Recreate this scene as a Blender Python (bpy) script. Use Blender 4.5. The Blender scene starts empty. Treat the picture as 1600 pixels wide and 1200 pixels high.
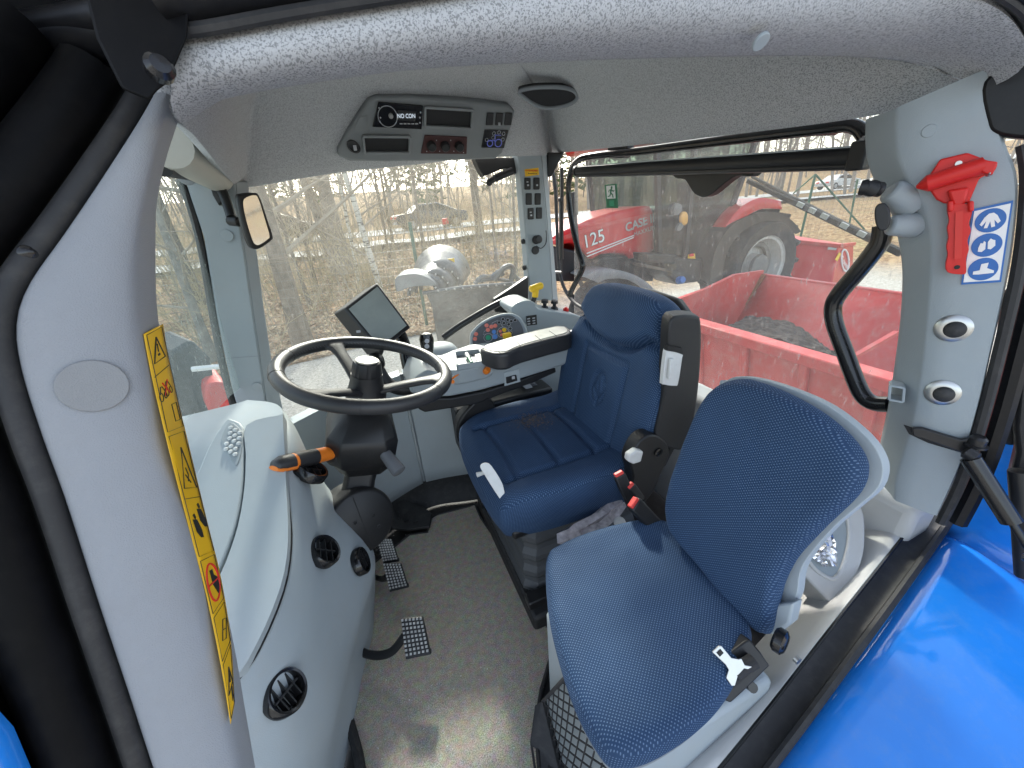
import bpy, bmesh, math, random
from mathutils import Vector, Matrix
random.seed(7)
V = Vector
sc = bpy.context.scene
col = sc.collection
rad = math.radians

# ---------------------------------------------------------------- camera
CAM_F, CAM_PITCH, CAM_ROLL, CAM_YAW = 600.0, rad(25.3), rad(4.3), rad(20.0)
CAM = V((0, 0, 1.135))          # cab floor is z = 0, X points to the tractor's rear, Y to its right side
_fw = V((math.sin(CAM_YAW)*math.cos(CAM_PITCH), math.cos(CAM_YAW)*math.cos(CAM_PITCH), -math.sin(CAM_PITCH)))
_r0 = V((math.cos(CAM_YAW), -math.sin(CAM_YAW), 0))
_d0 = _fw.cross(_r0)
if _d0.z > 0: _d0 = -_d0
_R = math.cos(CAM_ROLL)*_r0 + math.sin(CAM_ROLL)*_d0
_D = -math.sin(CAM_ROLL)*_r0 + math.cos(CAM_ROLL)*_d0
cam_data = bpy.data.cameras.new('camera')
cam_data.sensor_width = 36; cam_data.lens = CAM_F/1600*36
cam_data.clip_start = 0.01; cam_data.clip_end = 3000
cam = bpy.data.objects.new('camera', cam_data); col.objects.link(cam)
mw = Matrix((( _R.x, -_D.x, -_fw.x, CAM.x), (_R.y, -_D.y, -_fw.y, CAM.y), (_R.z, -_D.z, -_fw.z, CAM.z), (0, 0, 0, 1)))
cam.matrix_world = mw
sc.camera = cam

# ---------------------------------------------------------------- world, sun, exposure
SUN_AZ, SUN_EL = rad(81), rad(31)      # azimuth measured from +X (rear) towards +Y (right): sun stands on the right
w = bpy.data.worlds.new('World'); sc.world = w; w.use_nodes = True
nt = w.node_tree
bg = nt.nodes['Background']
sky = nt.nodes.new('ShaderNodeTexSky'); sky.sky_type = 'NISHITA'; sky.sun_disc = False
sky.sun_elevation = SUN_EL; sky.sun_rotation = math.pi/2 - SUN_AZ
sky.air_density = 1.0; sky.dust_density = 2.5; sky.ozone_density = 1.0
hz = nt.nodes.new('ShaderNodeHueSaturation'); hz.inputs['Saturation'].default_value = .6   # thin spring haze
nt.links.new(sky.outputs[0], hz.inputs['Color']); nt.links.new(hz.outputs[0], bg.inputs[0]); bg.inputs[1].default_value = 0.15
sun = bpy.data.lights.new('sun', 'SUN'); sun.energy = 2.0; sun.angle = rad(4.0); sun.color = (1.0, 0.95, 0.87)
so = bpy.data.objects.new('sun', sun); col.objects.link(so)
sdir = V((math.cos(SUN_AZ)*math.cos(SUN_EL), math.sin(SUN_AZ)*math.cos(SUN_EL), math.sin(SUN_EL)))
so.rotation_euler = sdir.to_track_quat('Z', 'Y').to_euler(); so.location = sdir*20
sc.view_settings.view_transform = 'Standard'; sc.view_settings.look = 'None'
sc.view_settings.exposure = 1.85; sc.view_settings.gamma = 1
sc.render.engine = 'CYCLES'
sc.cycles.use_denoising = True
sc.cycles.max_bounces = 10; sc.cycles.diffuse_bounces = 6; sc.cycles.glossy_bounces = 4
sc.cycles.transparent_max_bounces = 24
sc.cycles.sample_clamp_indirect = 6.0

# ---------------------------------------------------------------- measuring helpers: where the line of sight of a photo point meets a plane of the cab
def ray(px, py): return _fw + (px-800)/CAM_F*_R + (py-600)/CAM_F*_D
def ax(px, py, v): d = ray(px, py); return CAM + d*((v-CAM.x)/d.x)
def ay(px, py, v): d = ray(px, py); return CAM + d*((v-CAM.y)/d.y)
def az(px, py, v): d = ray(px, py); return CAM + d*((v-CAM.z)/d.z)
def ak(px, py, k): return CAM + ray(px, py)*k
def apl(px, py, p0, n):
    d = ray(px, py); return CAM + d*((V(p0)-CAM).dot(n)/d.dot(n))

# ---------------------------------------------------------------- materials
def nodes_of(m):
    m.use_nodes = True
    return m.node_tree, m.node_tree.nodes['Principled BSDF']
def tex(nt, kind, **kw):
    n = nt.nodes.new(kind)
    for k, v in kw.items():
        if k in n.inputs: n.inputs[k].default_value = v
        else: setattr(n, k, v)
    return n
MATS = {}
def mat(name, color, rough=.5, metal=0, var=.12, vscale=6, bump=0, bscale=300, spec=.5, coat=0, emit=None, dirt=0, dirtcol=(.25,.22,.18)):
    m = bpy.data.materials.new(name); nt, b = nodes_of(m)
    b.inputs['Roughness'].default_value = rough; b.inputs['Metallic'].default_value = metal
    b.inputs['Specular IOR Level'].default_value = spec
    if coat: b.inputs['Coat Weight'].default_value = coat; b.inputs['Coat Roughness'].default_value = .06
    tc = nt.nodes.new('ShaderNodeTexCoord')
    no = tex(nt, 'ShaderNodeTexNoise', Scale=vscale, Detail=5.0, Roughness=.6)
    nt.links.new(tc.outputs['Object'], no.inputs['Vector'])
    rp = nt.nodes.new('ShaderNodeValToRGB')
    c = V(color)
    rp.color_ramp.elements[0].position = .3; rp.color_ramp.elements[1].position = .7
    rp.color_ramp.elements[0].color = (*[max(0, x*(1-var)) for x in c], 1)
    rp.color_ramp.elements[1].color = (*[min(1, x*(1+var)) for x in c], 1)
    nt.links.new(no.outputs['Fac'], rp.inputs['Fac'])
    outc = rp.outputs['Color']
    if dirt:
        n2 = tex(nt, 'ShaderNodeTexNoise', Scale=vscale*3.1, Detail=8.0, Roughness=.72)
        nt.links.new(tc.outputs['Object'], n2.inputs['Vector'])
        r2 = nt.nodes.new('ShaderNodeValToRGB')
        r2.color_ramp.elements[0].position = .48; r2.color_ramp.elements[1].position = .75
        r2.color_ramp.elements[0].color = (0,0,0,1); r2.color_ramp.elements[1].color = (dirt,dirt,dirt,1)
        nt.links.new(n2.outputs['Fac'], r2.inputs['Fac'])
        mx = nt.nodes.new('ShaderNodeMix'); mx.data_type = 'RGBA'
        mx.inputs['B'].default_value = (*dirtcol, 1)
        nt.links.new(r2.outputs['Color'], mx.inputs['Factor']); nt.links.new(outc, mx.inputs['A'])
        outc = mx.outputs['Result']
    nt.links.new(outc, b.inputs['Base Color'])
    # worn gloss
    mr = nt.nodes.new('ShaderNodeMapRange'); mr.inputs['To Min'].default_value = max(.03, rough-.08); mr.inputs['To Max'].default_value = min(1, rough+.1)
    nt.links.new(no.outputs['Fac'], mr.inputs['Value']); nt.links.new(mr.outputs['Result'], b.inputs['Roughness'])
    if bump:
        n3 = tex(nt, 'ShaderNodeTexNoise', Scale=bscale, Detail=2.0)
        nt.links.new(tc.outputs['Object'], n3.inputs['Vector'])
        bp = nt.nodes.new('ShaderNodeBump'); bp.inputs['Strength'].default_value = bump; bp.inputs['Distance'].default_value = .001
        nt.links.new(n3.outputs['Fac'], bp.inputs['Height']); nt.links.new(bp.outputs['Normal'], b.inputs['Normal'])
    if emit:
        b.inputs['Emission Color'].default_value = (*emit[:3], 1); b.inputs['Emission Strength'].default_value = emit[3]
    MATS[name] = m; return m

mat('pillar_trim_shaded', (.295,.308,.328), .5, var=.05, vscale=7, bump=.5, bscale=1100, spec=.3, dirt=.30, dirtcol=(.27,.265,.26))  # grey trim plastic with the near pillar's weaker light painted into its colour
mat('grey_plastic', (.305,.345,.365), .48, var=.04, vscale=5, bump=.35, bscale=700, spec=.35, dirt=.22, dirtcol=(.36,.34,.31))
mat('grey_plastic_light', (.385,.43,.45), .45, var=.04, vscale=5, bump=.3, bscale=700, spec=.35, dirt=.22, dirtcol=(.40,.38,.345))
mat('grey_plastic_shaded', (.20,.215,.22), .5, var=.05, bump=.3, bscale=700)  # overhead console grey, its shade under the roof darkened into the colour
mat('grey_plastic_dark', (.22,.24,.255), .5, var=.05, bump=.2, bscale=900)
mat('grey_plastic_warm', (.50,.50,.49), .48, var=.04, vscale=4, bump=.2, bscale=900, dirt=.3, dirtcol=(.44,.41,.36))
mat('beige_plastic', (.47,.46,.40), .5, var=.04)
mat('black_plastic', (.012,.012,.013), .45, var=.25, bump=.25, bscale=700, dirt=.15, dirtcol=(.035,.034,.033))
mat('black_soft', (.028,.028,.030), .38, var=.2, bump=.3, bscale=1100)
mat('black_gloss', (.012,.012,.013), .16, var=.2, dirt=.1, dirtcol=(.05,.05,.05))
mat('black_rubber', (.018,.018,.019), .6, var=.3, dirt=.45, dirtcol=(.075,.07,.065), vscale=14)
mat('black_metal', (.015,.015,.016), .3, var=.2, dirt=.2, dirtcol=(.08,.075,.07))
mat('matte_black', (.0025,.0025,.003), .55, var=.4, dirt=.35, dirtcol=(.012,.011,.010), vscale=30, spec=.12)
mat('cap_grey', (.245,.25,.255), .5, var=.05, vscale=9, bump=.4, bscale=1100)
mat('bellows_grey', (.075,.08,.085), .55, var=.15)
mat('dirt_brown', (.15,.105,.07), .95, var=.4, vscale=60)
mat('shell_black', (.018,.018,.019), .5, var=.2, bump=.3, bscale=700)
mat('pedal_stud', (.42,.42,.40), .5, var=.3, vscale=40)
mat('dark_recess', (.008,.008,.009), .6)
mat('steel', (.50,.50,.48), .32, metal=1, var=.1, vscale=20)
mat('white_plastic', (.68,.68,.66), .45, var=.04, dirt=.4, dirtcol=(.5,.47,.42), vscale=12)
mat('white_paint', (.8,.8,.78), .5, var=.03)
mat('red_plastic', (.62,.018,.014), .42, var=.1, spec=.4)
mat('red_button', (.75,.06,.05), .4)
mat('coral_button', (.72,.20,.15), .5)
mat('dusty_vinyl_glare', (.36,.36,.33), .42, var=.25, vscale=14, dirt=.5, dirtcol=(.2,.2,.19))  # pale tone paints sky and sun reflection over the dusty, worn vinyl
mat('yellow_plastic', (.80,.50,.015), .4, var=.05)
mat('yellow_sticker', (.80,.46,.012), .4, var=.04)
mat('orange_plastic', (.85,.22,.02), .4, var=.06)
mat('sticker_black', (.02,.02,.018), .5)
mat('sticker_red', (.65,.03,.02), .5)
mat('sticker_blue', (.02,.13,.42), .4)
mat('sign_green', (.012,.16,.07), .4)
mat('blue_paint', (.018,.22,.72), .13, var=.05, coat=.6, spec=.5, dirt=.22, dirtcol=(.16,.30,.52), vscale=9)
mat('red_paint', (.56,.05,.045), .45, var=.12, dirt=.6, dirtcol=(.50,.24,.20), vscale=3)
mat('red_paint_clean', (.55,.018,.018), .3, var=.08, dirt=.25, dirtcol=(.45,.2,.18), vscale=2)
mat('soil', (.055,.045,.038), .95, var=.6, vscale=30)
mat('tyre', (.03,.03,.03), .8, var=.3, dirt=.5, dirtcol=(.13,.12,.10), vscale=8)
mat('rim_silver', (.42,.41,.39), .5, var=.15, dirt=.4)
mat('plough_grey', (.045,.058,.068), .30, metal=.1, var=.2, vscale=4, dirt=.3, dirtcol=(.4,.42,.42))
mat('plough_rubber', (.028,.034,.038), .7, var=.4, vscale=9, dirt=.5, dirtcol=(.10,.12,.13))
mat('green_post', (.015,.10,.06), .5)
mat('wire_mesh', (.12,.13,.12), .5)
mat('rim_dark', (.16,.155,.145), .6, var=.2)
mat('rust', (.22,.09,.035), .9, var=.4, vscale=20)
mat('bark', (.13,.105,.08), .95, var=.5, vscale=9)
mat('bark_grey', (.20,.18,.15), .95, var=.45, vscale=7)
mat('twig', (.30,.255,.19), .9, var=.3, vscale=2)
mat('shrub_twig', (.36,.30,.17), .9, var=.4, vscale=2)
mat('wood_far', (.34,.295,.25), 1, var=.35, vscale=.3)
mat('conifer', (.10,.13,.05), .9, var=.4, vscale=2)
mat('car_dark', (.05,.055,.065), .25, var=.1, coat=.5)
mat('car_black', (.02,.02,.022), .2, coat=.5)
mat('car_white', (.6,.6,.6), .25, coat=.5)
mat('car_glass', (.02,.025,.03), .08)
mat('lens_clear', (.62,.64,.63), .12, var=.1, vscale=40)
mat('lamp_orange', (.75,.40,.10), .2)
mat('mirror_glass', (.85,.87,.87), .03, metal=1, var=.02)
mat('screen_grey', (.26,.285,.27), .22, var=.15, vscale=5, dirt=.5, dirtcol=(.34,.36,.33))  # monitor's pale grey-green paints in what its glass reflects
mat('lcd_blue', (.06,.07,.20), .3, emit=(.10,.12,.45,.12))
mat('lcd_text', (.4,.45,.5), .4, emit=(.7,.8,.9,.25))
mat('icon_grey', (.42,.43,.45), .5)
mat('worn_steel', (.13,.15,.16), .45, var=.2, dirt=.4, dirtcol=(.20,.21,.21))
mat('icon_green', (.03,.30,.16), .4)
mat('icon_blue', (.10,.25,.60), .4)
mat('pod_grey', (.10,.105,.115), .5)
mat('door_black', (.006,.006,.007), .36, var=.4, dirt=.30, dirtcol=(.028,.026,.023), vscale=22, spec=.3)
mat('strap', (.03,.03,.032), .85, bump=.6, bscale=400)
mat('pale_tape', (.75,.75,.78), .25, metal=.6)
mat('plastic_bag', (.45,.42,.44), .2, var=.4, vscale=60)

def fabric_blue():
    m = bpy.data.materials.new('seat_fabric'); nt, b = nodes_of(m); L = nt.links.new
    b.inputs['Roughness'].default_value = .75; b.inputs['Sheen Weight'].default_value = .08; b.inputs['Specular IOR Level'].default_value = .25
    b.inputs['Sheen Roughness'].default_value = .4; b.inputs['Sheen Tint'].default_value = (.45,.6,1,1)
    uv = nt.nodes.new('ShaderNodeUVMap'); sep = nt.nodes.new('ShaderNodeSeparateXYZ'); L(uv.outputs[0], sep.inputs[0])
    def mth(op, a, bb=None):
        n = nt.nodes.new('ShaderNodeMath'); n.operation = op
        for i, x in enumerate((a, bb)):
            if x is None: continue
            if isinstance(x, (int, float)): n.inputs[i].default_value = x
            else: L(x, n.inputs[i])
        return n.outputs[0]
    p = 2*math.pi
    a = mth('SINE', mth('MULTIPLY', sep.outputs['X'], p/.0068)); c = mth('SINE', mth('MULTIPLY', sep.outputs['Y'], p/.0054))
    a2 = mth('SINE', mth('ADD', mth('MULTIPLY', sep.outputs['X'], p/.0068), math.pi)); 
    dots = mth('MAXIMUM', mth('MULTIPLY', mth('MAXIMUM', a, 0), mth('MAXIMUM', c, 0)), mth('MULTIPLY', mth('MAXIMUM', a2, 0), mth('MAXIMUM', mth('MULTIPLY', c, -1), 0)))
    rp = nt.nodes.new('ShaderNodeValToRGB'); L(dots, rp.inputs['Fac'])
    rp.color_ramp.elements[0].position = .42; rp.color_ramp.elements[1].position = .72
    rp.color_ramp.elements[0].color = (.019,.048,.108,1); rp.color_ramp.elements[1].color = (.115,.178,.285,1)
    tc = nt.nodes.new('ShaderNodeTexCoord')
    no = tex(nt, 'ShaderNodeTexNoise', Scale=9.0, Detail=4.0); L(tc.outputs['Object'], no.inputs['Vector'])
    hs = nt.nodes.new('ShaderNodeHueSaturation'); mr = nt.nodes.new('ShaderNodeMapRange')
    mr.inputs['To Min'].default_value = .82; mr.inputs['To Max'].default_value = 1.2
    L(no.outputs['Fac'], mr.inputs['Value']); L(mr.outputs['Result'], hs.inputs['Value']); L(rp.outputs['Color'], hs.inputs['Color'])
    L(hs.outputs['Color'], b.inputs['Base Color'])
    bp = nt.nodes.new('ShaderNodeBump'); bp.inputs['Strength'].default_value = .5; bp.inputs['Distance'].default_value = .0012
    L(dots, bp.inputs['Height']); L(bp.outputs['Normal'], b.inputs['Normal'])
    MATS['seat_fabric'] = m
fabric_blue()

def fabric_liner():
    m = bpy.data.materials.new('headliner_fabric'); nt, b = nodes_of(m); L = nt.links.new
    b.inputs['Roughness'].default_value = .95; b.inputs['Specular IOR Level'].default_value = .1
    tc = nt.nodes.new('ShaderNodeTexCoord')
    mp = nt.nodes.new('ShaderNodeMapping'); mp.inputs['Scale'].default_value = (1, .62, 1); L(tc.outputs['Object'], mp.inputs['Vector'])
    no = tex(nt, 'ShaderNodeTexNoise', Scale=680.0, Detail=2.0, Roughness=.55, Distortion=.7); L(mp.outputs[0], no.inputs['Vector'])
    rp = nt.nodes.new('ShaderNodeValToRGB'); L(no.outputs['Fac'], rp.inputs['Fac'])
    rp.color_ramp.elements[0].position = .42; rp.color_ramp.elements[1].position = .50
    rp.color_ramp.elements[0].color = (.26,.268,.275,1); rp.color_ramp.elements[1].color = (.505,.515,.525,1)
    L(rp.outputs['Color'], b.inputs['Base Color'])
    bp = nt.nodes.new('ShaderNodeBump'); bp.inputs['Strength'].default_value = .4; bp.inputs['Distance'].default_value = .001
    L(no.outputs['Fac'], bp.inputs['Height']); L(bp.outputs['Normal'], b.inputs['Normal'])
    MATS['headliner_fabric'] = m
fabric_liner()

def carpet():
    m = bpy.data.materials.new('carpet'); nt, b = nodes_of(m); L = nt.links.new
    b.inputs['Roughness'].default_value = .95; b.inputs['Specular IOR Level'].default_value = .1
    tc = nt.nodes.new('ShaderNodeTexCoord')
    n1 = tex(nt, 'ShaderNodeTexNoise', Scale=420.0, Detail=3.0); n2 = tex(nt, 'ShaderNodeTexNoise', Scale=5.0, Detail=7.0, Roughness=.7)
    n3 = tex(nt, 'ShaderNodeTexNoise', Scale=60.0, Detail=4.0)
    for n in (n1, n2, n3): L(tc.outputs['Object'], n.inputs['Vector'])
    r1 = nt.nodes.new('ShaderNodeValToRGB'); L(n1.outputs['Fac'], r1.inputs['Fac'])
    r1.color_ramp.elements[0].position = .3; r1.color_ramp.elements[1].position = .72
    r1.color_ramp.elements[0].color = (.19,.172,.142,1); r1.color_ramp.elements[1].color = (.60,.55,.46,1)
    r2 = nt.nodes.new('ShaderNodeValToRGB'); L(n2.outputs['Fac'], r2.inputs['Fac'])
    r2.color_ramp.elements[0].position = .45; r2.color_ramp.elements[1].position = .72
    r2.color_ramp.elements[0].color = (0,0,0,1); r2.color_ramp.elements[1].color = (.75,.75,.75,1)
    mx = nt.nodes.new('ShaderNodeMix'); mx.data_type = 'RGBA'; mx.inputs['B'].default_value = (.40,.34,.25,1)
    L(r2.outputs['Color'], mx.inputs['Factor']); L(r1.outputs['Color'], mx.inputs['A'])
    m2 = nt.nodes.new('ShaderNodeMix'); m2.data_type = 'RGBA'; m2.blend_type = 'MULTIPLY'; m2.inputs['Factor'].default_value = .6
    L(mx.outputs['Result'], m2.inputs['A']); L(n3.outputs['Color'], m2.inputs['B'])
    sc_ = nt.nodes.new('ShaderNodeHueSaturation'); sc_.inputs['Value'].default_value = 1.35; sc_.inputs['Saturation'].default_value = .95
    L(m2.outputs['Result'], sc_.inputs['Color']); L(sc_.outputs['Color'], b.inputs['Base Color'])
    bp = nt.nodes.new('ShaderNodeBump'); bp.inputs['Strength'].default_value = .7; bp.inputs['Distance'].default_value = .002
    L(n1.outputs['Fac'], bp.inputs['Height']); L(bp.outputs['Normal'], b.inputs['Normal'])
    MATS['carpet'] = m
carpet()

def glass(name, dust=.1, spots=.3, tint=(.95,.98,.96), streak=(1,1,1), dcol=(.62,.60,.55)):
    """clear pane with a film of dust and dried splashes"""
    m = bpy.data.materials.new(name); m.use_nodes = True; nt = m.node_tree; L = nt.links.new
    nt.nodes.remove(nt.nodes['Principled BSDF']); out = nt.nodes['Material Output']
    tr = nt.nodes.new('ShaderNodeBsdfTransparent'); tr.inputs[0].default_value = (*tint, 1)
    gl = nt.nodes.new('ShaderNodeBsdfGlossy'); gl.inputs['Roughness'].default_value = .02
    lw = nt.nodes.new('ShaderNodeLayerWeight'); lw.inputs[0].default_value = .5
    pw = nt.nodes.new('ShaderNodeMath'); pw.operation = 'POWER'; pw.inputs[1].default_value = 4.0; L(lw.outputs['Facing'], pw.inputs[0])
    fr = nt.nodes.new('ShaderNodeMath'); fr.operation = 'MULTIPLY_ADD'; fr.inputs[1].default_value = .45; fr.inputs[2].default_value = .025; L(pw.outputs[0], fr.inputs[0])
    m1 = nt.nodes.new('ShaderNodeMixShader'); L(fr.outputs[0], m1.inputs[0]); L(tr.outputs[0], m1.inputs[1]); L(gl.outputs[0], m1.inputs[2])
    df = nt.nodes.new('ShaderNodeBsdfDiffuse'); df.inputs[0].default_value = (*dcol, 1)
    tl = nt.nodes.new('ShaderNodeBsdfTranslucent'); tl.inputs[0].default_value = (*dcol, 1)
    md = nt.nodes.new('ShaderNodeMixShader'); md.inputs[0].default_value = .55; L(df.outputs[0], md.inputs[1]); L(tl.outputs[0], md.inputs[2])
    tc = nt.nodes.new('ShaderNodeTexCoord'); mp = nt.nodes.new('ShaderNodeMapping'); mp.inputs['Scale'].default_value = streak
    L(tc.outputs['Object'], mp.inputs['Vector'])
    n1 = tex(nt, 'ShaderNodeTexNoise', Scale=4.0, Detail=8.0, Roughness=.68); L(mp.outputs[0], n1.inputs['Vector'])
    n2 = tex(nt, 'ShaderNodeTexNoise', Scale=95.0, Detail=3.0, Roughness=.6); L(mp.outputs[0], n2.inputs['Vector'])
    r1 = nt.nodes.new('ShaderNodeMapRange'); r1.inputs['From Min'].default_value = .3; r1.inputs['From Max'].default_value = .75
    r1.inputs['To Min'].default_value = dust*.45; r1.inputs['To Max'].default_value = dust*1.7; L(n1.outputs['Fac'], r1.inputs['Value'])
    r2 = nt.nodes.new('ShaderNodeMapRange'); r2.inputs['From Min'].default_value = .60; r2.inputs['From Max'].default_value = .72
    r2.inputs['To Min'].default_value = 0; r2.inputs['To Max'].default_value = spots; L(n2.outputs['Fac'], r2.inputs['Value'])
    ad = nt.nodes.new('ShaderNodeMath'); ad.operation = 'ADD'; ad.use_clamp = True
    L(r1.outputs['Result'], ad.inputs[0]); L(r2.outputs['Result'], ad.inputs[1])
    m2 = nt.nodes.new('ShaderNodeMixShader'); L(ad.outputs[0], m2.inputs[0]); L(m1.outputs[0], m2.inputs[1]); L(md.outputs[0], m2.inputs[2])
    L(m2.outputs[0], out.inputs['Surface']); MATS[name] = m
glass('glass_side', .075, .14)
glass('glass_rear', .095, .26, streak=(1,1,.35), dcol=(.66,.62,.60))
glass('glass_front', .22, .25, tint=(.86,.93,.90), streak=(1,1,.5), dcol=(.58,.66,.60))
glass('glass_cab', .05, .08, tint=(.30,.36,.33), dcol=(.30,.34,.31))

# ---------------------------------------------------------------- mesh building
def cat(p0, p1, p2, p3, t):
    return .5*((2*p1) + (-p0+p2)*t + (2*p0-5*p1+4*p2-p3)*t*t + (-p0+3*p1-3*p2+p3)*t**3)
def spline(pts, n=6, closed=False):
    pts = [V(p) for p in pts]; N = len(pts); out = []
    rng = N if closed else N-1
    for i in range(rng):
        if closed: a, b, c, d = pts[i-1], pts[i], pts[(i+1) % N], pts[(i+2) % N]
        else: a, b, c, d = pts[max(i-1, 0)], pts[i], pts[i+1], pts[min(i+2, N-1)]
        for k in range(n): out.append(cat(a, b, c, d, k/n))
    if not closed: out.append(pts[-1])
    return out
def frame_z(d):
    d = V(d).normalized(); u = d.orthogonal().normalized(); return u, d.cross(u), d
class MB:
    def __init__(s): s.v = []; s.f = []; s.uv = None; s.mi = []
    def add(s, vs, fs, mi=0):
        o = len(s.v); s.v += [V(v) for v in vs]
        for f in fs: s.f.append([i+o for i in f]); s.mi.append(mi)
        return s
    def box(s, c, size, rot=None, mi=0):
        x, y, z = [k/2 for k in size]; R = rot or Matrix.Identity(3); c = V(c)
        vs = [c + R @ V((sx*x, sy*y, sz*z)) for sx in (-1,1) for sy in (-1,1) for sz in (-1,1)]
        return s.add(vs, [(0,1,3,2),(4,6,7,5),(0,4,5,1),(2,3,7,6),(0,2,6,4),(1,5,7,3)], mi)
    def bar(s, a, b, w, h, up=(0,0,1), mi=0):
        a, b = V(a), V(b); d = (b-a).normalized(); u = d.cross(V(up)).normalized(); n = u.cross(d)
        return s.box((a+b)/2, ((b-a).length, w, h), Matrix((d, u, n)).transposed(), mi)
    def tube(s, path, r, seg=10, cap=True, closed=False, mi=0, flat=1.0, up=None):
        path = [V(p) for p in path]; n = len(path); rings = []
        rs = r if isinstance(r, (list, tuple)) else [r]*n
        pu = None
        for i, p in enumerate(path):
            if closed: d = path[(i+1) % n]-path[i-1]
            else: d = path[min(i+1, n-1)]-path[max(i-1, 0)]
            d.normalize()
            if pu is None:
                u = (V(up) - V(up).dot(d)*d).normalized() if up is not None else d.orthogonal().normalized()
            else: u = (pu - pu.dot(d)*d).normalized()
            pu = u; q = d.cross(u)
            rings.append([p + rs[i]*(math.cos(t)*u*flat + math.sin(t)*q) for t in [2*math.pi*k/seg for k in range(seg)]])
        s.loft(rings, True, cap and not closed, closed, mi); return s
    def loft(s, rings, ringclosed=True, cap=False, closed=False, mi=0):
        m = len(rings[0]); vs = [p for r in rings for p in r]; fs = []
        R = len(rings)
        for i in range(R if closed else R-1):
            for j in range(m if ringclosed else m-1):
                a = i*m+j; b = i*m+(j+1) % m; c = ((i+1) % R)*m+(j+1) % m; d = ((i+1) % R)*m+j
                fs.append((a, b, c, d))
        if cap: fs.append(tuple(reversed(range(m)))); fs.append(tuple(range((R-1)*m, R*m)))
        return s.add(vs, fs, mi)
    def prism(s, pts, depth, mi=0):
        """outline (world points) swept by a vector"""
        pts = [V(p) for p in pts]; n = len(pts); d = V(depth)
        vs = pts + [p+d for p in pts]
        fs = [tuple(range(n)), tuple(reversed(range(n, 2*n)))] + [(i, i+n, (i+1) % n+n, (i+1) % n) for i in range(n)]
        return s.add(vs, fs, mi)
    def lathe(s, prof, origin, axis, seg=24, mi=0, scale=(1,1), cap=True):
        u, q, d = frame_z(axis); o = V(origin)
        rings = [[o + d*h + max(r, 1e-5)*(math.cos(t)*u*scale[0]+math.sin(t)*q*scale[1]) for t in [2*math.pi*k/seg for k in range(seg)]] for r, h in prof]
        return s.loft(rings, True, cap, False, mi)
    def disc(s, c, n, r, h, seg=20, mi=0, scale=(1,1), u=None):
        d = V(n).normalized()
        if u is None: u, q, d = frame_z(d)
        else: u = (V(u)-V(u).dot(d)*d).normalized(); q = d.cross(u)
        pts = [V(c) + r*(math.cos(t)*u*scale[0] + math.sin(t)*q*scale[1]) for t in [2*math.pi*k/seg for k in range(seg)]]
        return s.prism(pts, d*h, mi)
    def ring(s, c, n, r, w, seg=32, tube=8, scale=(1,1), u=None, mi=0):
        d = V(n).normalized()
        if u is None: u, q, d = frame_z(d)
        else: u = (V(u)-V(u).dot(d)*d).normalized(); q = d.cross(u)
        return s.tube([V(c)+r*(math.cos(t)*u*scale[0]+math.sin(t)*q*scale[1]) for t in [2*math.pi*k/seg for k in range(seg)]], w, tube, closed=True, mi=mi)
    def build(s, name, m, parent=None, smooth=38, bevel=0, bseg=2, sub=0, solid=0, fix=True):
        me = bpy.data.meshes.new(name); me.from_pydata([tuple(v) for v in s.v], [], s.f)
        if fix:
            bm = bmesh.new(); bm.from_mesh(me)
            bmesh.ops.recalc_face_normals(bm, faces=bm.faces); bm.to_mesh(me); bm.free()
        ms = m if isinstance(m, (list, tuple)) else [m]
        for x in ms: me.materials.append(MATS[x])
        if len(ms) > 1: me.polygons.foreach_set('material_index', s.mi)
        if s.uv:
            l = me.uv_layers.new(name='UVMap'); buf = [0.0]*(2*len(me.loops))
            for i, lp in enumerate(me.loops): buf[2*i], buf[2*i+1] = s.uv[lp.vertex_index]
            l.data.foreach_set('uv', buf)
        if smooth:
            me.shade_smooth()
            if not sub: me.set_sharp_from_angle(angle=rad(smooth))
        o = bpy.data.objects.new(name, me); col.objects.link(o)
        if solid: md = o.modifiers.new('solid', 'SOLIDIFY'); md.thickness = solid; md.offset = -1
        if bevel:
            md = o.modifiers.new('bevel', 'BEVEL'); md.width = bevel; md.segments = bseg; md.limit_method = 'ANGLE'; md.angle_limit = rad(35)
            md.harden_normals = False
        if sub: md = o.modifiers.new('sub', 'SUBSURF'); md.levels = sub; md.render_levels = sub
        if parent: o.parent = parent
        return o
def tag(o, label=None, cat_=None, group=None, kind=None):
    if label: o['label'] = label
    if cat_: o['category'] = cat_
    if group: o['group'] = group
    if kind: o['kind'] = kind
    return o
def thing(name, label, cat_, loc=(0,0,0), group=None):
    """Empty at world origin offset; children are modelled in world coordinates and re-based"""
    o = bpy.data.objects.new(name, None); col.objects.link(o); o.empty_display_size = .05
    return tag(o, label, cat_, group)
def copy_tree(o, parent=None):
    c = o.copy(); col.objects.link(c)
    if parent: c.parent = parent
    for ch in list(o.children): copy_tree(ch, c)
    return c
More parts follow.
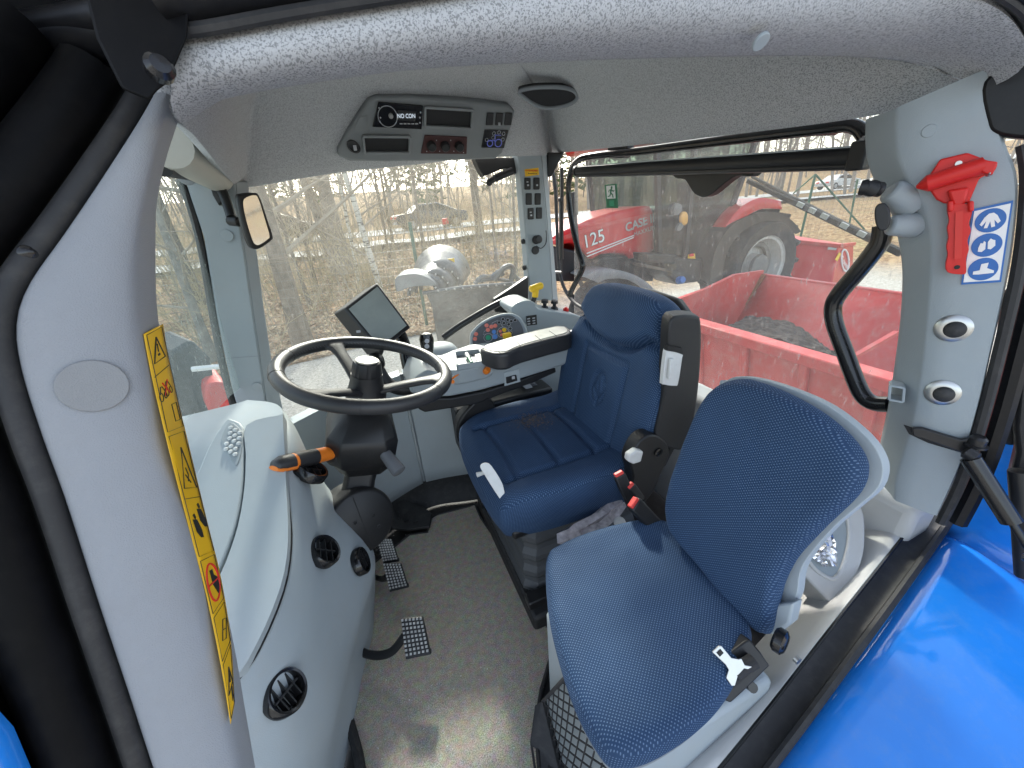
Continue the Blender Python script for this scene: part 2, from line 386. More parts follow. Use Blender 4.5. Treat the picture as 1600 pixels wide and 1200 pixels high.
def text_mesh(body, size, origin, u, v, m, name, parent, align='CENTER', thick=.0004, font_scale_x=1.0, bold=0):
    cu = bpy.data.curves.new('t', 'FONT'); cu.body = body; cu.size = size; cu.align_x = align; cu.align_y = 'CENTER'; cu.extrude = thick; cu.offset = bold
    to = bpy.data.objects.new('t', cu); col.objects.link(to)
    dg = bpy.context.evaluated_depsgraph_get(); me = bpy.data.meshes.new_from_object(to.evaluated_get(dg))
    bpy.data.objects.remove(to); bpy.data.curves.remove(cu)
    u = V(u).normalized(); n = u.cross(V(v)).normalized(); vv = n.cross(u)
    me.transform(Matrix(((u.x*font_scale_x, vv.x, n.x, origin[0]), (u.y*font_scale_x, vv.y, n.y, origin[1]), (u.z*font_scale_x, vv.z, n.z, origin[2]), (0,0,0,1))))
    me.materials.clear(); me.materials.append(MATS[m])
    o = bpy.data.objects.new(name, me); col.objects.link(o); o.parent = parent
    return o
def pillow(outline, origin, U, W, N, top, thick, rings=36, seg=140, side_steps=6, edge=.03, edge_in=.06, tuck=.012):
    """upholstered pad: closed 2-D outline in the (U, W) plane, raised along N by top(x, y), rolled edge and skirt of depth thick"""
    U, W, N, o = V(U).normalized(), V(W).normalized(), V(N).normalized(), V(origin)
    pts = [V((p[0], p[1], 0)) for p in outline]
    sp = spline(pts, 16, True); L = [0]
    for i in range(len(sp)): L.append(L[-1]+(sp[(i+1) % len(sp)]-sp[i]).length)
    rs = []; j = 0
    for k in range(seg):
        t = L[-1]*k/seg
        while L[j+1] < t: j += 1
        f = (t-L[j])/max(1e-9, L[j+1]-L[j]); rs.append(sp[j].lerp(sp[(j+1) % len(sp)], f))
    c = sum(rs, V((0,0,0)))/seg
    mb = MB(); mb.uv = []; vs = []; fs = []
    def put(p, h, du=0):
        vs.append(o + U*p.x + W*p.y + N*h); mb.uv.append((p.x + du*(p-c).normalized().x if du else p.x, p.y + (du*(p-c).normalized().y if du else 0)))
    put(c, top(c.x, c.y))
    for i in range(1, rings+1):
        m = i/rings; m = 1-(1-m)**1.25
        for p in rs:
            q = c.lerp(p, m); d = (p-q).length
            e = max(0, 1-d/edge_in); h = top(q.x, q.y) - edge*(1-math.sqrt(max(0, 1-e*e)))
            put(q, h)
    base = [top(p.x, p.y)-edge for p in rs]
    for s_ in range(1, side_steps+1):
        t = s_/side_steps
        for k, p in enumerate(rs):
            out_ = (p-c).normalized()*(.006*math.sin(t*math.pi) - tuck*t*t)
            dep = base[k]*(1-t) + (-thick)*t
            put(p+out_, dep, base[k]-dep)
    for k in range(seg): fs.append((0, 1+k, 1+(k+1) % seg))
    R = rings+side_steps
    for i in range(R-1):
        for k in range(seg): fs.append((1+i*seg+k, 1+(i+1)*seg+k, 1+(i+1)*seg+(k+1) % seg, 1+i*seg+(k+1) % seg))
    fs.append(tuple(reversed(range(1+(R-1)*seg, 1+R*seg))))
    mb.add(vs, fs); return mb
def groove(d, wd=.005, dep=.006): return -dep*math.exp(-(d/wd)**2)
def seg_dist(x, y, pts):
    best = 9
    for (x0, y0), (x1, y1) in zip(pts, pts[1:]):
        dx, dy = x1-x0, y1-y0; t = max(0, min(1, ((x-x0)*dx+(y-y0)*dy)/(dx*dx+dy*dy+1e-12)))
        best = min(best, math.hypot(x-x0-t*dx, y-y0-t*dy))
    return best
def pp(px_pts, plane, val):
    f = {'x': ax, 'y': ay, 'z': az, 'k': ak}[plane]
    return [f(p[0], p[1], val) for p in px_pts]
def sm(pts, n=5): return spline(pts, n, True)

# ================================================================= CAB SHELL
# ---- floor
mb = MB(); mb.prism([(-.62,.12,-.03),(1.05,.12,-.03),(1.05,1.78,-.03),(-.62,1.78,-.03)], (0,0,.026)); fl = mb.build('floor', 'black_rubber'); tag(fl, 'black rubber cab floor under the carpet mat', 'floor', kind='structure')
# carpet mat
mat_px = [(588,880),(640,838),(668,834),(674,812),(684,806),(735,793),(743,791),(752,812),(800,880),(858,985),(866,1010),(846,1080),(838,1130),(842,1200),(846,1260),(580,1260),(566,1180),(552,1128),(538,1116),(518,1112),(470,1108),(430,1060),(470,960),(540,900)]
mp_ = pp(mat_px, 'z', .006)
mt = thing('floor_mat', 'grey carpet floor mat with dirt and a bound edge', 'mat')
MB().prism(mp_, (0,0,.008)).build('carpet', 'carpet', mt, bevel=.002)
MB().tube([p+V((0,0,.006)) for p in mp_], .0055, 8, closed=True).build('edge_binding', 'black_rubber', mt)
# crumbs of grit on the mat
mb = MB(); rnd = random.Random(3)
for i in range(420):
    p = az(rnd.uniform(590,850), rnd.uniform(830,1190), .017)
    if rnd.random() < .5: p = az(rnd.gauss(690,60), rnd.gauss(1060,90), .017)
    r = rnd.uniform(.0006,.0022)
    a = [p+V((rnd.uniform(-1,1), rnd.uniform(-1,1), rnd.uniform(-.4,1)))*r for _ in range(4)]
    mb.add(a, [(0,1,2),(0,2,3),(0,3,1),(1,3,2)])
gr = mb.build('grit', 'white_plastic', smooth=0); tag(gr, 'pale crumbs of grit scattered on the floor mat', 'grit', kind='stuff')

# ---- roof slab above the liner (outside skin)
mb = MB(); mb.prism([(-.42,.16,1.53),(1.08,.13,1.53),(1.08,1.80,1.53),(-.42,1.74,1.53)], (0,0,.12))
rf = mb.build('roof', 'white_paint', bevel=.03, bseg=3); tag(rf, 'cab roof panel above the headliner', 'roof', kind='structure')

# ---- headliner (one moulded fabric shell): lip loop, recess loop
lip = []
for p, yy in (((285,190),.46),((330,166),.46),((370,150),.46),((500,128),.46),((700,105),.46),((1000,92),.46),((1250,88),.46),((1380,93),.455),((1440,104),.43)): lip.append(ay(*p, yy))
lip += [ax(1490,120,.85), ax(1515,142,.888), ax(1440,162,.90), ax(1350,183,.90), ax(1180,206,.90), ax(1000,226,.90), ax(885,238,.90), ax(862,240,.90)]
lip += [ay(845,243,1.62), ay(740,247,1.62), ay(640,258,1.61), ay(520,271,1.60), ay(400,291,1.57), ay(372,291,1.53)]
lip += [ay(352,272,1.25), ay(330,244,.95), ay(305,213,.62)]
lip = spline(lip, 5, True)
cx, cy = .33, .98
def ringat(f, z):  # rings towards the recess
    return [V((cx+(p.x-cx)*f, cy+(p.y-cy)*f, p.z*(1-z)+1.50*z)) for p in lip]
rings = [ringat(1, 0), ringat(.985, .02), ringat(.955, .10), ringat(.92, .25), ringat(.88, .45), ringat(.83, .68), ringat(.78, .84), ringat(.70, .94), ringat(.5, 1), ringat(.25, 1.02)]
mb = MB(); mb.loft(rings, True)
n = len(lip); mb.f.append([len(mb.v)-n+i for i in range(n)]); mb.mi.append(0)
# outer flange going up to the roof on the three glazed sides
lo = [V((cx+(p.x-cx)*1.03, cy+(p.y-cy)*(1.02 if p.y > .6 else 1), p.z+.012)) for p in lip]
lu = [V((cx+(p.x-cx)*1.05, cy+(p.y-cy)*(1.03 if p.y > .6 else 1), 1.55)) for p in lip]
mb.loft([ringat(1, 0), lo, lu], True)
cl = mb.build('ceiling', 'headliner_fabric', smooth=60); tag(cl, 'speckled light grey fabric headliner of the cab', 'headliner', kind='structure')
# fabric-covered roll over the door opening
inner, outer = [], []
pin = [((292,192),.462),((330,166),.462),((370,150),.462),((500,128),.462),((700,105),.462),((1000,92),.462),((1250,88),.462),((1380,93),.457),((1440,104),.432),((1490,120),.397)]
rolls = []
ipts = [ay(*p, y) for p, y in pin] + [ax(1538,138,.84)]
opts = [ay(*p, y) for p, y in (((280,62),.372),((300,57),.37),((340,52),.37),((480,26),.365),((720,-12),.36),((960,-50),.36),((1220,-66),.36),((1400,-52),.345),((1500,-18),.33),((1572,22),.31))] + [ax(1612,78,.78)]
si, so_ = spline(ipts, 8), spline(opts, 8)
mid = []
rings = []
prof = [(0.0,-.30,.04),(0,0.0,0),(.06,.22,0),(.15,.46,0),(.3,.78,0),(.5,1.0,0),(.7,.92,0),(.85,.62,0),(.95,.26,0),(1.0,0,0),(1.01,-.2,.02),(1.01,-.5,.2)]
bul = V((0,-.046,-.018))
nsi = len(si)
for t, bu, dz in prof: rings.append([o_.lerp(i_, t)+bul*bu*(1 if k < nsi-12 else .25+.75*(nsi-1-k)/11)+V((0,0,dz)) for k, (i_, o_) in enumerate(zip(si, so_))])
er = MB().loft(rings, False).build('headliner_edge', 'headliner_fabric', smooth=70, fix=True)
tag(er, 'bulging fabric roll of the headliner along the door opening', 'headliner', kind='structure')
# screw cap on the roll
cap = MB().disc(ay(1187,63,.372), (0,-.7,-.7), .0085, .004, 20).build('trim_cap', 'grey_plastic', bevel=.001); tag(cap, 'small grey round cap on the headliner roll', 'cap')

# ---- black door frame: header rail and front door post with seals
df = thing('door_frame', 'black steel door frame with rubber seals around the opening', 'door frame')
hp = [ak(-120,92,.33), ak(60,72,.30), ak(180,52,.285), ak(300,20,.275), ak(480,-8,.27), ak(720,-42,.27), ak(980,-64,.275), ak(1300,-60,.30), ak(1520,-15,.36), ak(1600,18,.42), ak(1650,70,.5)]
MB().tube(spline(hp[:4], 6), .0165, 12).build('header_rail', 'door_black', df)
hp2 = [ak(-100,70,.31), ak(100,42,.285), ak(260,8,.262), ak(480,-50,.25)]
MB().tube(spline(hp2, 6), .012, 10).build('rain_gutter', 'door_black', df)
seal = [ak(296,62,.258), ak(330,56,.258), ak(480,33,.252), ak(720,-2,.25), ak(960,-30,.255), ak(1220,-40,.27), ak(1440,-18,.32), ak(1570,20,.38), ak(1612,70,.45)]
# front post
edge_px = [(240,148),(212,196),(150,290),(98,365),(45,440),(24,500),(30,570),(62,675),(102,785),(152,940),(202,1090),(240,1206),(262,1270)]
AP0 = ak(146,603,.28); AN = ray(146,603).normalized()
edge3 = [apl(*p, AP0, AN) for p in edge_px]
def offs(pts, dpx, back):   # slide along the panel plane away from the panel, then back from the eye
    r_ = []
    for i, p in enumerate(pts):
        a, b = pts[max(0, i-1)], pts[min(len(pts)-1, i+1)]
        t = (b-a).normalized(); q = t.cross(AN).normalized()
        if q.dot(_R) > 0: q = -q
        r_.append(p + q*dpx + AN*back)
    return r_
MB().tube(spline(offs(edge3, .007, .008), 6), .0075, 10).build('door_seal', 'black_rubber', df)
MB().tube(spline(offs(edge3, .034, .020), 6), .0190, 14).build('post', 'matte_black', df)
MB().tube(spline(offs(edge3, .088, .034), 6), .0340, 16).build('outer_post', 'matte_black', df)
pl = [(-400,-400),(300,-300),(285,60),(262,118),(250,140),(150,290),(60,420),(30,560),(60,700),(150,960),(235,1230),(-50,1500),(-500,1200)]
MB().prism([apl(*p, AP0+AN*.05, AN) for p in pl], AN*.02).build('outer_panel', 'matte_black', df)
MB().tube([p+V((0,-.006,.020)) for p in so_], .0180, 12).build('header_rail', 'door_black', df)
MB().tube([p+V((0,-.010,.000)) for p in so_], .0042, 8).build('header_seal', 'black_rubber', df)
MB().prism([ak(*p,.232) for p in [(120,-60),(300,-60),(293,58),(276,98),(262,130),(246,142),(232,158),(190,140),(150,60)]], ray(240,60)*.012).build('corner_cover', 'matte_black', df, bevel=.002)
MB().lathe([(.004,0),(.0075,.001),(.0075,.006),(.005,.009),(0,.0095)], ak(248,112,.230), -AN, 16).build('bolt', 'black_gloss', df)
MB().lathe([(.003,0),(.005,.001),(.005,.004),(.003,.006),(0,.0065)], ak(44,396,.262), -AN, 16).build('bolt', 'black_gloss', df)
# blue bonnet flank below the post, seen at the frame's lower left
bn = MB(); bn.prism([apl(*p, AP0-AN*.008, AN) for p in [(-140,1060),(-30,1098),(18,1150),(52,1230),(90,1400),(-140,1400)]], AN*.02)
tag(bn.build('body_panel', 'blue_paint', bevel=.01), 'blue painted body panel low beside the front door post', 'body panel')

# ---- near front pillar trim (light grey, with cap and sticker)
fp = thing('cab_pillar', 'wide light grey plastic front pillar trim nearest the viewer, carrying the yellow sticker', 'pillar')
face_in = [(270,155),(246,235),(226,320),(214,410),(216,505),(232,600),(268,740),(304,880),(338,1020),(362,1130),(378,1206),(392,1270)]
fin3 = [apl(*p, AP0, AN) for p in face_in]
bev_px = [(287,162),(262,240),(249,295),(244,345),(246,480),(262,560),(298,705),(336,870),(366,1005),(386,1120),(400,1200),(412,1270)]
BEVK = []
for p, f3 in zip(bev_px, fin3):
    k = (f3-CAM).dot(_fw); BEVK.append(ak(*p, k+.035))
E1, E2, E3 = spline(edge3[:-1], 6), spline(fin3, 6), spline(BEVK, 6)
nE = min(len(E1), len(E2), len(E3))
def resamp(pts, n):
    L = [0]
    for a, b in zip(pts, pts[1:]): L.append(L[-1]+(b-a).length)
    out = []; j = 0
    for k in range(n):
        t = L[-1]*k/(n-1)
        while j < len(L)-2 and L[j+1] < t: j += 1
        out.append(pts[j].lerp(pts[j+1], (t-L[j])/max(1e-9, L[j+1]-L[j])))
    return out
E1, E2, E3 = resamp(spline(edge3, 6), 60), resamp(spline(fin3, 6), 60), resamp(spline(BEVK, 6), 60)
back = [p + AN*.05 for p in E1]; back2 = [p + AN*.04 + (p2-p).normalized()*.02 for p, p2 in zip(E3, E3)]
def bl(a, b, t, bulge): return [p.lerp(q, t) - AN*bulge for p, q in zip(a, b)]
rings = [back, [p+AN*.006 for p in E1], bl(E1, E2, .02, 0), bl(E1, E2, .06, .003), bl(E1, E2, .3, .006), bl(E1, E2, .6, .007), bl(E1, E2, .85, .005), bl(E1, E2, .95, .002), bl(E2, E3, .0, -.0015), bl(E2, E3, .12, 0), bl(E2, E3, .5, .0), bl(E2, E3, .9, .0), bl(E2, E3, 1, -.004), [p+AN*.05 for p in E3]]
mb = MB(); mb.loft(rings, False)
mb.build('trim_panel', 'pillar_trim_shaded', fp, smooth=50)
u_ = V((0,0,1)).cross(AN).normalized()
MB().disc(AP0-AN*.0068, -AN, .0185, .0022, 40).build('screw_cap', 'cap_grey', fp, bevel=.0008)

# ---- warning sticker strip on the pillar's bevel
SN = []  # sticker maps s in 0..1 (top to bottom), t in 0..1 (left to right)
st_l = [(224,522),(237,590),(263,700),(291,810),(322,930),(345,1040),(360,1131)]
st_r = [(254,506),(265,570),(293,690),(322,810),(345,905),(360,1000),(366,1100)]
def st3(pxs, ins):
    out = []
    for p in pxs:
        best = None   # depth: take it from the bevel strip by nearest projected point
        for a, b in zip(E2, E3):
            for t in (0,.25,.5,.75,1):
                q = a.lerp(b, t); d = q-CAM; k = d.dot(_fw); x = 800+CAM_F*d.dot(_R)/k; y = 600+CAM_F*d.dot(_D)/k
                e = (x-p[0])**2+(y-p[1])**2
                if best is None or e < best[0]: best = (e, k)
        out.append(ak(*p, best[1]-ins))
    return out
SL, SR = spline(st3(st_l, .0050), 10), spline(st3(st_r, .0050), 10)
NS = len(SL)
def SP(s, t, lift=.0):
    f = s*(NS-1); i = min(NS-2, int(f)); a = SL[i].lerp(SL[i+1], f-i); b = SR[i].lerp(SR[i+1], f-i)
    nrm = (SL[i+1]-SL[i]).cross(b-a).normalized()
    if nrm.dot(CAM-a) < 0: nrm = -nrm
    return a.lerp(b, t) + nrm*lift
ws = thing('warning_sticker', 'long yellow warning sticker with black pictograms down the near pillar', 'sticker')
mb = MB(); mb.loft([[SP(i/60, t/4) for t in range(5)] for i in range(61)], False); mb.build('backing', 'yellow_sticker', ws, solid=.0004)
def sline(pts, wd=.0007, m='sticker_black', name='mark'):
    mb = MB(); P_ = [SP(s, t, .0006) for s, t in pts]
    mb.tube(P_, wd, 5); return mb.build(name, m, ws)
def spoly(pts, m='sticker_black', name='mark'):
    P_ = [SP(s, t, .0006) for s, t in pts]; d = (SP(pts[0][0], pts[0][1], .001)-P_[0])
    return MB().prism(P_, d).build(name, m, ws, smooth=0)
for s0, s1 in ((.015,.30),(.31,.585),(.595,.715),(.725,.83),(.84,.985)):
    sline([(s0,.1),(s0,.9),(s1,.93),(s1,.1),(s0,.1)], .0003, name='border_line')
sline([(.17,.1),(.165,.93)], .0003, name='border_line'); sline([(.455,.1),(.45,.93)], .0003, name='border_line')
def tri(s0, s1, t0, t1): sline([(s0,.5*(t0+t1)),(s1,t0),(s1,t1),(s0,.5*(t0+t1))], .0006, name='warning_triangle')
tri(.05,.135,.22,.82); sline([(.078,.52),(.108,.52)], .0005, name='exclamation_mark'); spoly([(.113,.47),(.113,.57),(.12,.57),(.12,.47)], name='exclamation_mark')
tri(.34,.43,.22,.85); sline([(.385,.52),(.40,.58),(.415,.50)], .0005, name='splash_mark'); sline([(.40,.44),(.418,.62)], .0005, name='splash_mark')
tri(.87,.92,.2,.8); sline([(.885,.5),(.905,.5)], .0006, name='exclamation_mark')
for c_ in ((.215,.30),(.21,.62)):   # two tractors struck through
    for dt, r_ in ((-.1,.010),(.12,.007)):
        sline([(c_[0]+r_*math.cos(a)+.01, c_[1]+dt+r_*9*math.sin(a)) for a in [k*math.pi/5 for k in range(11)]], .0004, name='tractor_wheel_mark')
    sline([(c_[0]+.004,c_[1]-.12),(c_[0]-.012,c_[1]-.06),(c_[0]-.012,c_[1]+.03),(c_[0]+.002,c_[1]+.14)], .0005, name='tractor_mark')
sline([(.195,.38),(.225,.66)], .0006, 'sticker_red', 'red_cross'); sline([(.225,.38),(.195,.66)], .0006, 'sticker_red', 'red_cross')
sline([(.25,.6),(.25,.85),(.285,.85),(.285,.6),(.25,.6)], .0004, name='manual_mark')
for c_ in ((.515,.35),(.49,.68)):   # two seated figures
    spoly([(c_[0]-.022,c_[1]-.05),(c_[0]-.026,c_[1]+.03),(c_[0]-.018,c_[1]+.08),(c_[0]-.012,c_[1]+.02)], name='figure_head')
    spoly([(c_[0]-.012,c_[1]-.1),(c_[0]-.012,c_[1]+.1),(c_[0]+.012,c_[1]+.22),(c_[0]+.03,c_[1]+.22),(c_[0]+.03,c_[1]+.1),(c_[0]+.016,c_[1]-.06)], name='figure_body')
sline([(.655+.045*math.cos(a), .5+.34*math.sin(a)) for a in [k*math.pi/12 for k in range(25)]], .0009, 'sticker_red', 'red_circle')
sline([(.655,.16),(.655,.84)], .0009, 'sticker_red', 'red_bar')
spoly([(.625,.42),(.625,.58),(.64,.6),(.65,.75),(.68,.8),(.69,.65),(.66,.45)], name='kneeling_figure')
sline([(.755,.6),(.765,.85),(.805,.62),(.795,.35),(.755,.6)], .0005, name='book_mark'); sline([(.775,.47),(.785,.74)], .0004, name='book_mark')
spoly([(.925,.55),(.925,.68),(.95,.72),(.96,.6),(.945,.58)], name='figure_mark'); spoly([(.955,.8),(.955,.9),(.975,.88),(.975,.8)], name='figure_mark')

# ---- front right pillar
rp_ = thing('cab_pillar', 'slim blue-grey front pillar beside the interior mirror', 'pillar')
pts = [(290,283),(300,315),(318,368),(330,440),(340,500),(352,560),(366,620),(384,672),(420,672),(412,600),(397,500),(383,400),(370,320),(368,283)]
YP = 1.47
MB().prism(pp(pts, 'y', YP), (-.02,.10,0)).build('trim_panel', 'grey_plastic', rp_, bevel=.006, bseg=3)
pts2 = [(368,283),(370,320),(383,400),(397,500),(412,600),(424,690),(452,690),(438,620),(424,560),(412,480),(402,400),(392,330),(388,283)]
MB().prism([ay(p[0], p[1], YP+(.004 if i < 6 else .055)) for i, p in enumerate(pts2)], (-.02,.08,0)).build('side_trim', 'grey_plastic', rp_, bevel=.004)
MB().disc(ay(355,368,YP)+V((.0,-.001,0)), (0,-1,0), .017, .004, 24).build('screw_cap', 'grey_plastic', rp_, bevel=.001)
MB().disc(ay(402,604,YP)+V((.0,-.001,0)), (0,-1,0), .016, .004, 24).build('screw_cap', 'grey_plastic', rp_, bevel=.001)
MB().bar(ay(352,560,YP-.0005), ay(408,556,YP-.0005), .001, .0015).build('joint_line', 'grey_plastic_dark', rp_)
MB().tube(spline(pp([(280,280),(296,318),(312,375),(324,440),(334,500),(346,562),(362,625),(382,680)], 'y', YP+.01), 5), .011, 8).build('glass_seal', 'black_rubber', rp_)

# ---- rear right pillar with switches
rr = thing('cab_pillar', 'narrow grey rear pillar with two columns of black rocker switches', 'pillar')
YR = 1.62
pts = [(808,240),(812,262),(818,330),(824,400),(828,470),(864,470),(860,400),(854,330),(848,262),(846,240)]
MB().prism(pp(pts, 'y', YR), (0,.06,0)).build('trim_panel', 'grey_plastic', rr, bevel=.006, bseg=3)
pts = [(846,240),(848,262),(854,330),(860,400),(864,470),(872,472),(866,400),(860,330),(856,262),(854,240)]
MB().prism([ay(p[0], p[1], YR+(.003 if i < 5 else .03)) for i, p in enumerate(pts)], (0,.05,0)).build('side_trim', 'grey_plastic_light', rr, bevel=.003)
for i, (x, y) in enumerate(((824,287),(838,287),(826,311),(840,311),(829,334),(842,333))):
    c = ay(x, y, YR); MB().box(c, (.028,.012,.044), Matrix.Rotation(.05, 3, 'Y')).build('rocker_switch', 'black_plastic', rr, bevel=.004, bseg=3)
    if i in (0,1,4):
        MB().box(c+V((0,-.0066,-.006)), (.008,.001,.006)).build('switch_mark', 'icon_grey', rr)
        if i != 1: MB().box(c+V((-.002,-.0066,.006)), (.008,.001,.004)).build('switch_mark', 'icon_grey', rr)
c = ay(831,269,YR); YV = V((0,-1,0))
tag(MB().box(c+V((0,-.0005,0)), (.062,.001,.026), Matrix.Rotation(-.06, 3, 'Y')).build('warning_label', 'yellow_sticker'), 'small yellow label with dark lettering above the rocker switches', 'label')
lb = bpy.data.objects['warning_label']
text_mesh('HUVUDSTRÖMBRYT', .0085, c+V((0,-.0014,.005)), (1,0,-.06), (0,0,1), 'sticker_red', 'lettering', lb, font_scale_x=.75)
text_mesh('Slå av strömmen vid', .006, c+V((.002,-.0014,-.005)), (1,0,-.06), (0,0,1), 'sticker_black', 'lettering', lb, font_scale_x=.8)
MB().lathe([(.014,0),(.018,.002),(.018,.010),(.014,.012),(.014,.022),(.017,.024),(.017,.032),(.012,.036)], ay(837,375,YR), (0,-1,.15), 20).build('socket', 'black_plastic', rr)
MB().tube(spline([ay(838,384,YR-.02), ay(845,388,YR-.02), ay(852,382,YR-.01), ay(854,372,YR), ay(853,360,YR)], 5), .002, 6).build('socket_leash', 'black_rubber', rr)
MB().disc(ay(836,391,YR), (0,-1,0), .0175, .008, 24).build('socket_cap', 'black_rubber', rr, bevel=.002)
for x, y in ((819,377),(821,418)): MB().lathe([(.006,0),(.011,.003),(.011,.010),(.006,.014),(0,.015)], ay(x, y, YR+.02), (-1,-.3,0), 14).build('stop_button', 'black_rubber', rr)

# ---- rear left pillar (big, near the right edge)
rl = thing('cab_pillar', 'broad grey rear door pillar at right carrying the red hammer', 'pillar')
LP0 = V((.84,.30,1.0)); LN = V((-.90,-.43,.06)).normalized()
def al(px, py, lift=0): return apl(px, py, LP0, LN) + LN*lift
LX = V((0,0,1)).cross(LN).normalized()
if LX.dot(_R) < 0: LX = -LX
LZ = LN.cross(LX).normalized()
if LZ.z < 0: LZ = -LZ
inner_px = [(1350,180),(1349,210),(1352,245),(1362,275),(1376,300),(1392,335),(1404,380),(1410,430),(1408,500),(1400,570),(1391,630),(1380,690),(1372,730),(1375,770)]
ridge_px = [(1398,170),(1396,205),(1398,235),(1405,262),(1420,290),(1436,318),(1448,352),(1452,400),(1448,470),(1440,560),(1428,640),(1410,705),(1398,745),(1396,780)]
outer_px = [(1548,105),(1556,160),(1566,205),(1578,240),(1588,262),(1592,300),(1588,350),(1580,410),(1566,480),(1550,550),(1533,625),(1510,705),(1488,760),(1466,806)]
A_, B_, C_ = [resamp(spline([al(*p, l) for p in P], 5), 50) for P, l in ((inner_px,-.045),(ridge_px,0),(outer_px,.0))]
def lm(a, b, t, l): return [p.lerp(q, t)+LN*l for p, q in zip(a, b)]
rings = [[p-LN*.05 for p in A_], lm(A_,B_,0,0), lm(A_,B_,.1,.004), lm(A_,B_,.8,-.004), lm(A_,B_,1,-.002), lm(B_,C_,.06,.003), lm(B_,C_,.4,.004), lm(B_,C_,.8,.004), lm(B_,C_,.96,.002), lm(B_,C_,1,-.006), [p-LN*.05 for p in C_]]
MB().loft(rings, False).build('trim_panel', 'grey_plastic', rl, smooth=55)
# two mouldings that carry the rear rail and the socket
for (x0,y0),(x1,y1),r0,r1 in (((1390,297),(1425,318),.016,.024),((1388,352),(1432,352),.014,.020)):
    MB().tube([al(x0,y0,.002), al((x0+x1)/2,(y0+y1)/2,-.006), al(x1,y1,-.022)], [r0,(r0+r1)/2,r1], 16).build('moulding', 'grey_plastic', rl, bevel=.004)
MB().tube([al(1346,294,.03), al(1352,294,.03), al(1354,294.3,.026), al(1360,295,.026), al(1362,295,.03), al(1366,296,.03), al(1368,296,.025), al(1376,297,.02)], [.010,.0115,.0105,.0105,.0115,.0115,.0105,.0105], 16).build('socket', 'black_plastic', rl)
MB().disc(al(1452,205,.002), LN, .0085, .003, 24).build('screw_cap', 'grey_plastic', rl, bevel=.001)
for x, y in ((1489,512),(1472,612)):
    MB().lathe([(.021,0),(.021,.003),(.017,.006),(.011,.0065)], al(x, y, .003), LN, 32).build('button_ring', 'steel', rl)
    MB().lathe([(.0125,0),(.0125,.006),(.011,.011),(.006,.0145),(0,.0155)], al(x+2, y+1, .006), LN, 24).build('rubber_button', 'black_rubber', rl)
MB().prism([al(*p, .004) for p in [(1412,662),(1500,692),(1522,702),(1505,706),(1450,690),(1420,676)]], LN*.002).build('slot', 'dark_recess', rl)
mb = MB()
for a, b in (((1391,603),(1413,607)),((1413,607),(1411,629)),((1411,629),(1389,625)),((1389,625),(1391,603))): mb.bar(al(*a, -.015), al(*b, -.015), .004, .03, up=LN)
mb.build('coat_clip', 'grey_plastic', rl, bevel=.001)
# black recessed corner plate by the roof
MB().prism([al(*p, .004) for p in sm([(1536,128),(1600,95),(1640,100),(1640,215),(1600,217),(1555,210),(1541,190)],4)], -LN*.02).build('corner_plate', 'door_black', rl, bevel=.004)

# ---- panes
gw = thing('side_window', 'large dusty right-hand cab window', 'window')
MB().prism([(-.50,1.735,.22),(.86,1.735,.22),(.86,1.735,1.36),(-.40,1.735,1.36)], (0,.004,0)).build('pane', 'glass_side', gw, smooth=0)
text_mesh('HD', .012, (-.36,1.734,.52), (-1,0,0), (0,0,1), 'sticker_black', 'etched_mark', gw)
gr_ = thing('rear_window', 'dirty rear cab window streaked with dust', 'window')
MB().prism([(1.0,.30,.46),(1.0,1.72,.46),(1.0,1.72,1.38),(1.0,.30,1.38)], (.004,0,0)).build('pane', 'glass_rear', gr_, smooth=0)
MB().tube(spline(pp([(862,262),(868,300),(872,400),(878,440),(893,468),(920,486),(1000,520)], 'x', .99), 6), .009, 8).build('glass_seal', 'black_rubber', gr_)
gf = thing('windscreen', 'grimy curved windscreen between the two front pillars', 'window')
wsx = [(-.30,.50),(-.37,.57),(-.45,.72),(-.49,.95),(-.50,1.18),(-.485,1.38),(-.44,1.56)]
mb = MB(); cur = spline([(x,y,0) for x, y in wsx], 5)
mb.loft([[V((p.x-(1.3-z)*.10+.07, p.y, z)) for p in cur] for z in (.62,.78,.95,1.15,1.32)], False)
mb.build('pane', 'glass_front', gf, smooth=70, fix=False)
# ---- lower right trim wall
tw = thing('side_trim_wall', 'moulded grey lower wall trim with a seam beside the driver seat', 'wall trim')
def wall(plan, z0, z1, bul, name, m):
    c_ = spline([(x,y,0) for x, y in plan], 8); rings = []
    for k in range(9):
        t = k/8; z = z0+(z1-z0)*t
        rings.append([V((p.x, p.y + .05*t - bul*math.sin(t*math.pi), z)) for p in c_])
    rings += [[r+V((0,.06,0)) for r in rings[-1]]]
    return MB().loft(rings, False).build(name, m, tw, smooth=50, solid=.012)
wall([(-.30,1.16),(-.20,1.24),(-.10,1.31),(.0,1.36),(.065,1.385)], .06, .56, .02, 'trim_panel', 'grey_plastic_light')
wall([(.078,1.385),(.16,1.375),(.28,1.35),(.45,1.33),(.65,1.33),(.88,1.36)], .06, .56, -.012, 'trim_panel', 'grey_plastic_light')
c_ = spline([(-.33,1.12,0),(-.20,1.215,0),(-.10,1.29,0),(.0,1.335,0),(.1,1.355,0),(.28,1.31,0),(.5,1.30,0),(.9,1.32,0)], 6)
MB().loft([[p+V((0,-.05,0)) for p in c_], [p+V((0,-.015,.04)) for p in c_], [p+V((0,.02,.07)) for p in c_], [p+V((0,.08,.075)) for p in c_]], False).build('kick_strip', 'black_rubber', tw, smooth=60)
MB().tube([V((.0715,1.40+.05*t/8,.06+.5*t/8)) for t in range(9)], .009, 6).build('seam', 'grey_plastic_dark', tw)
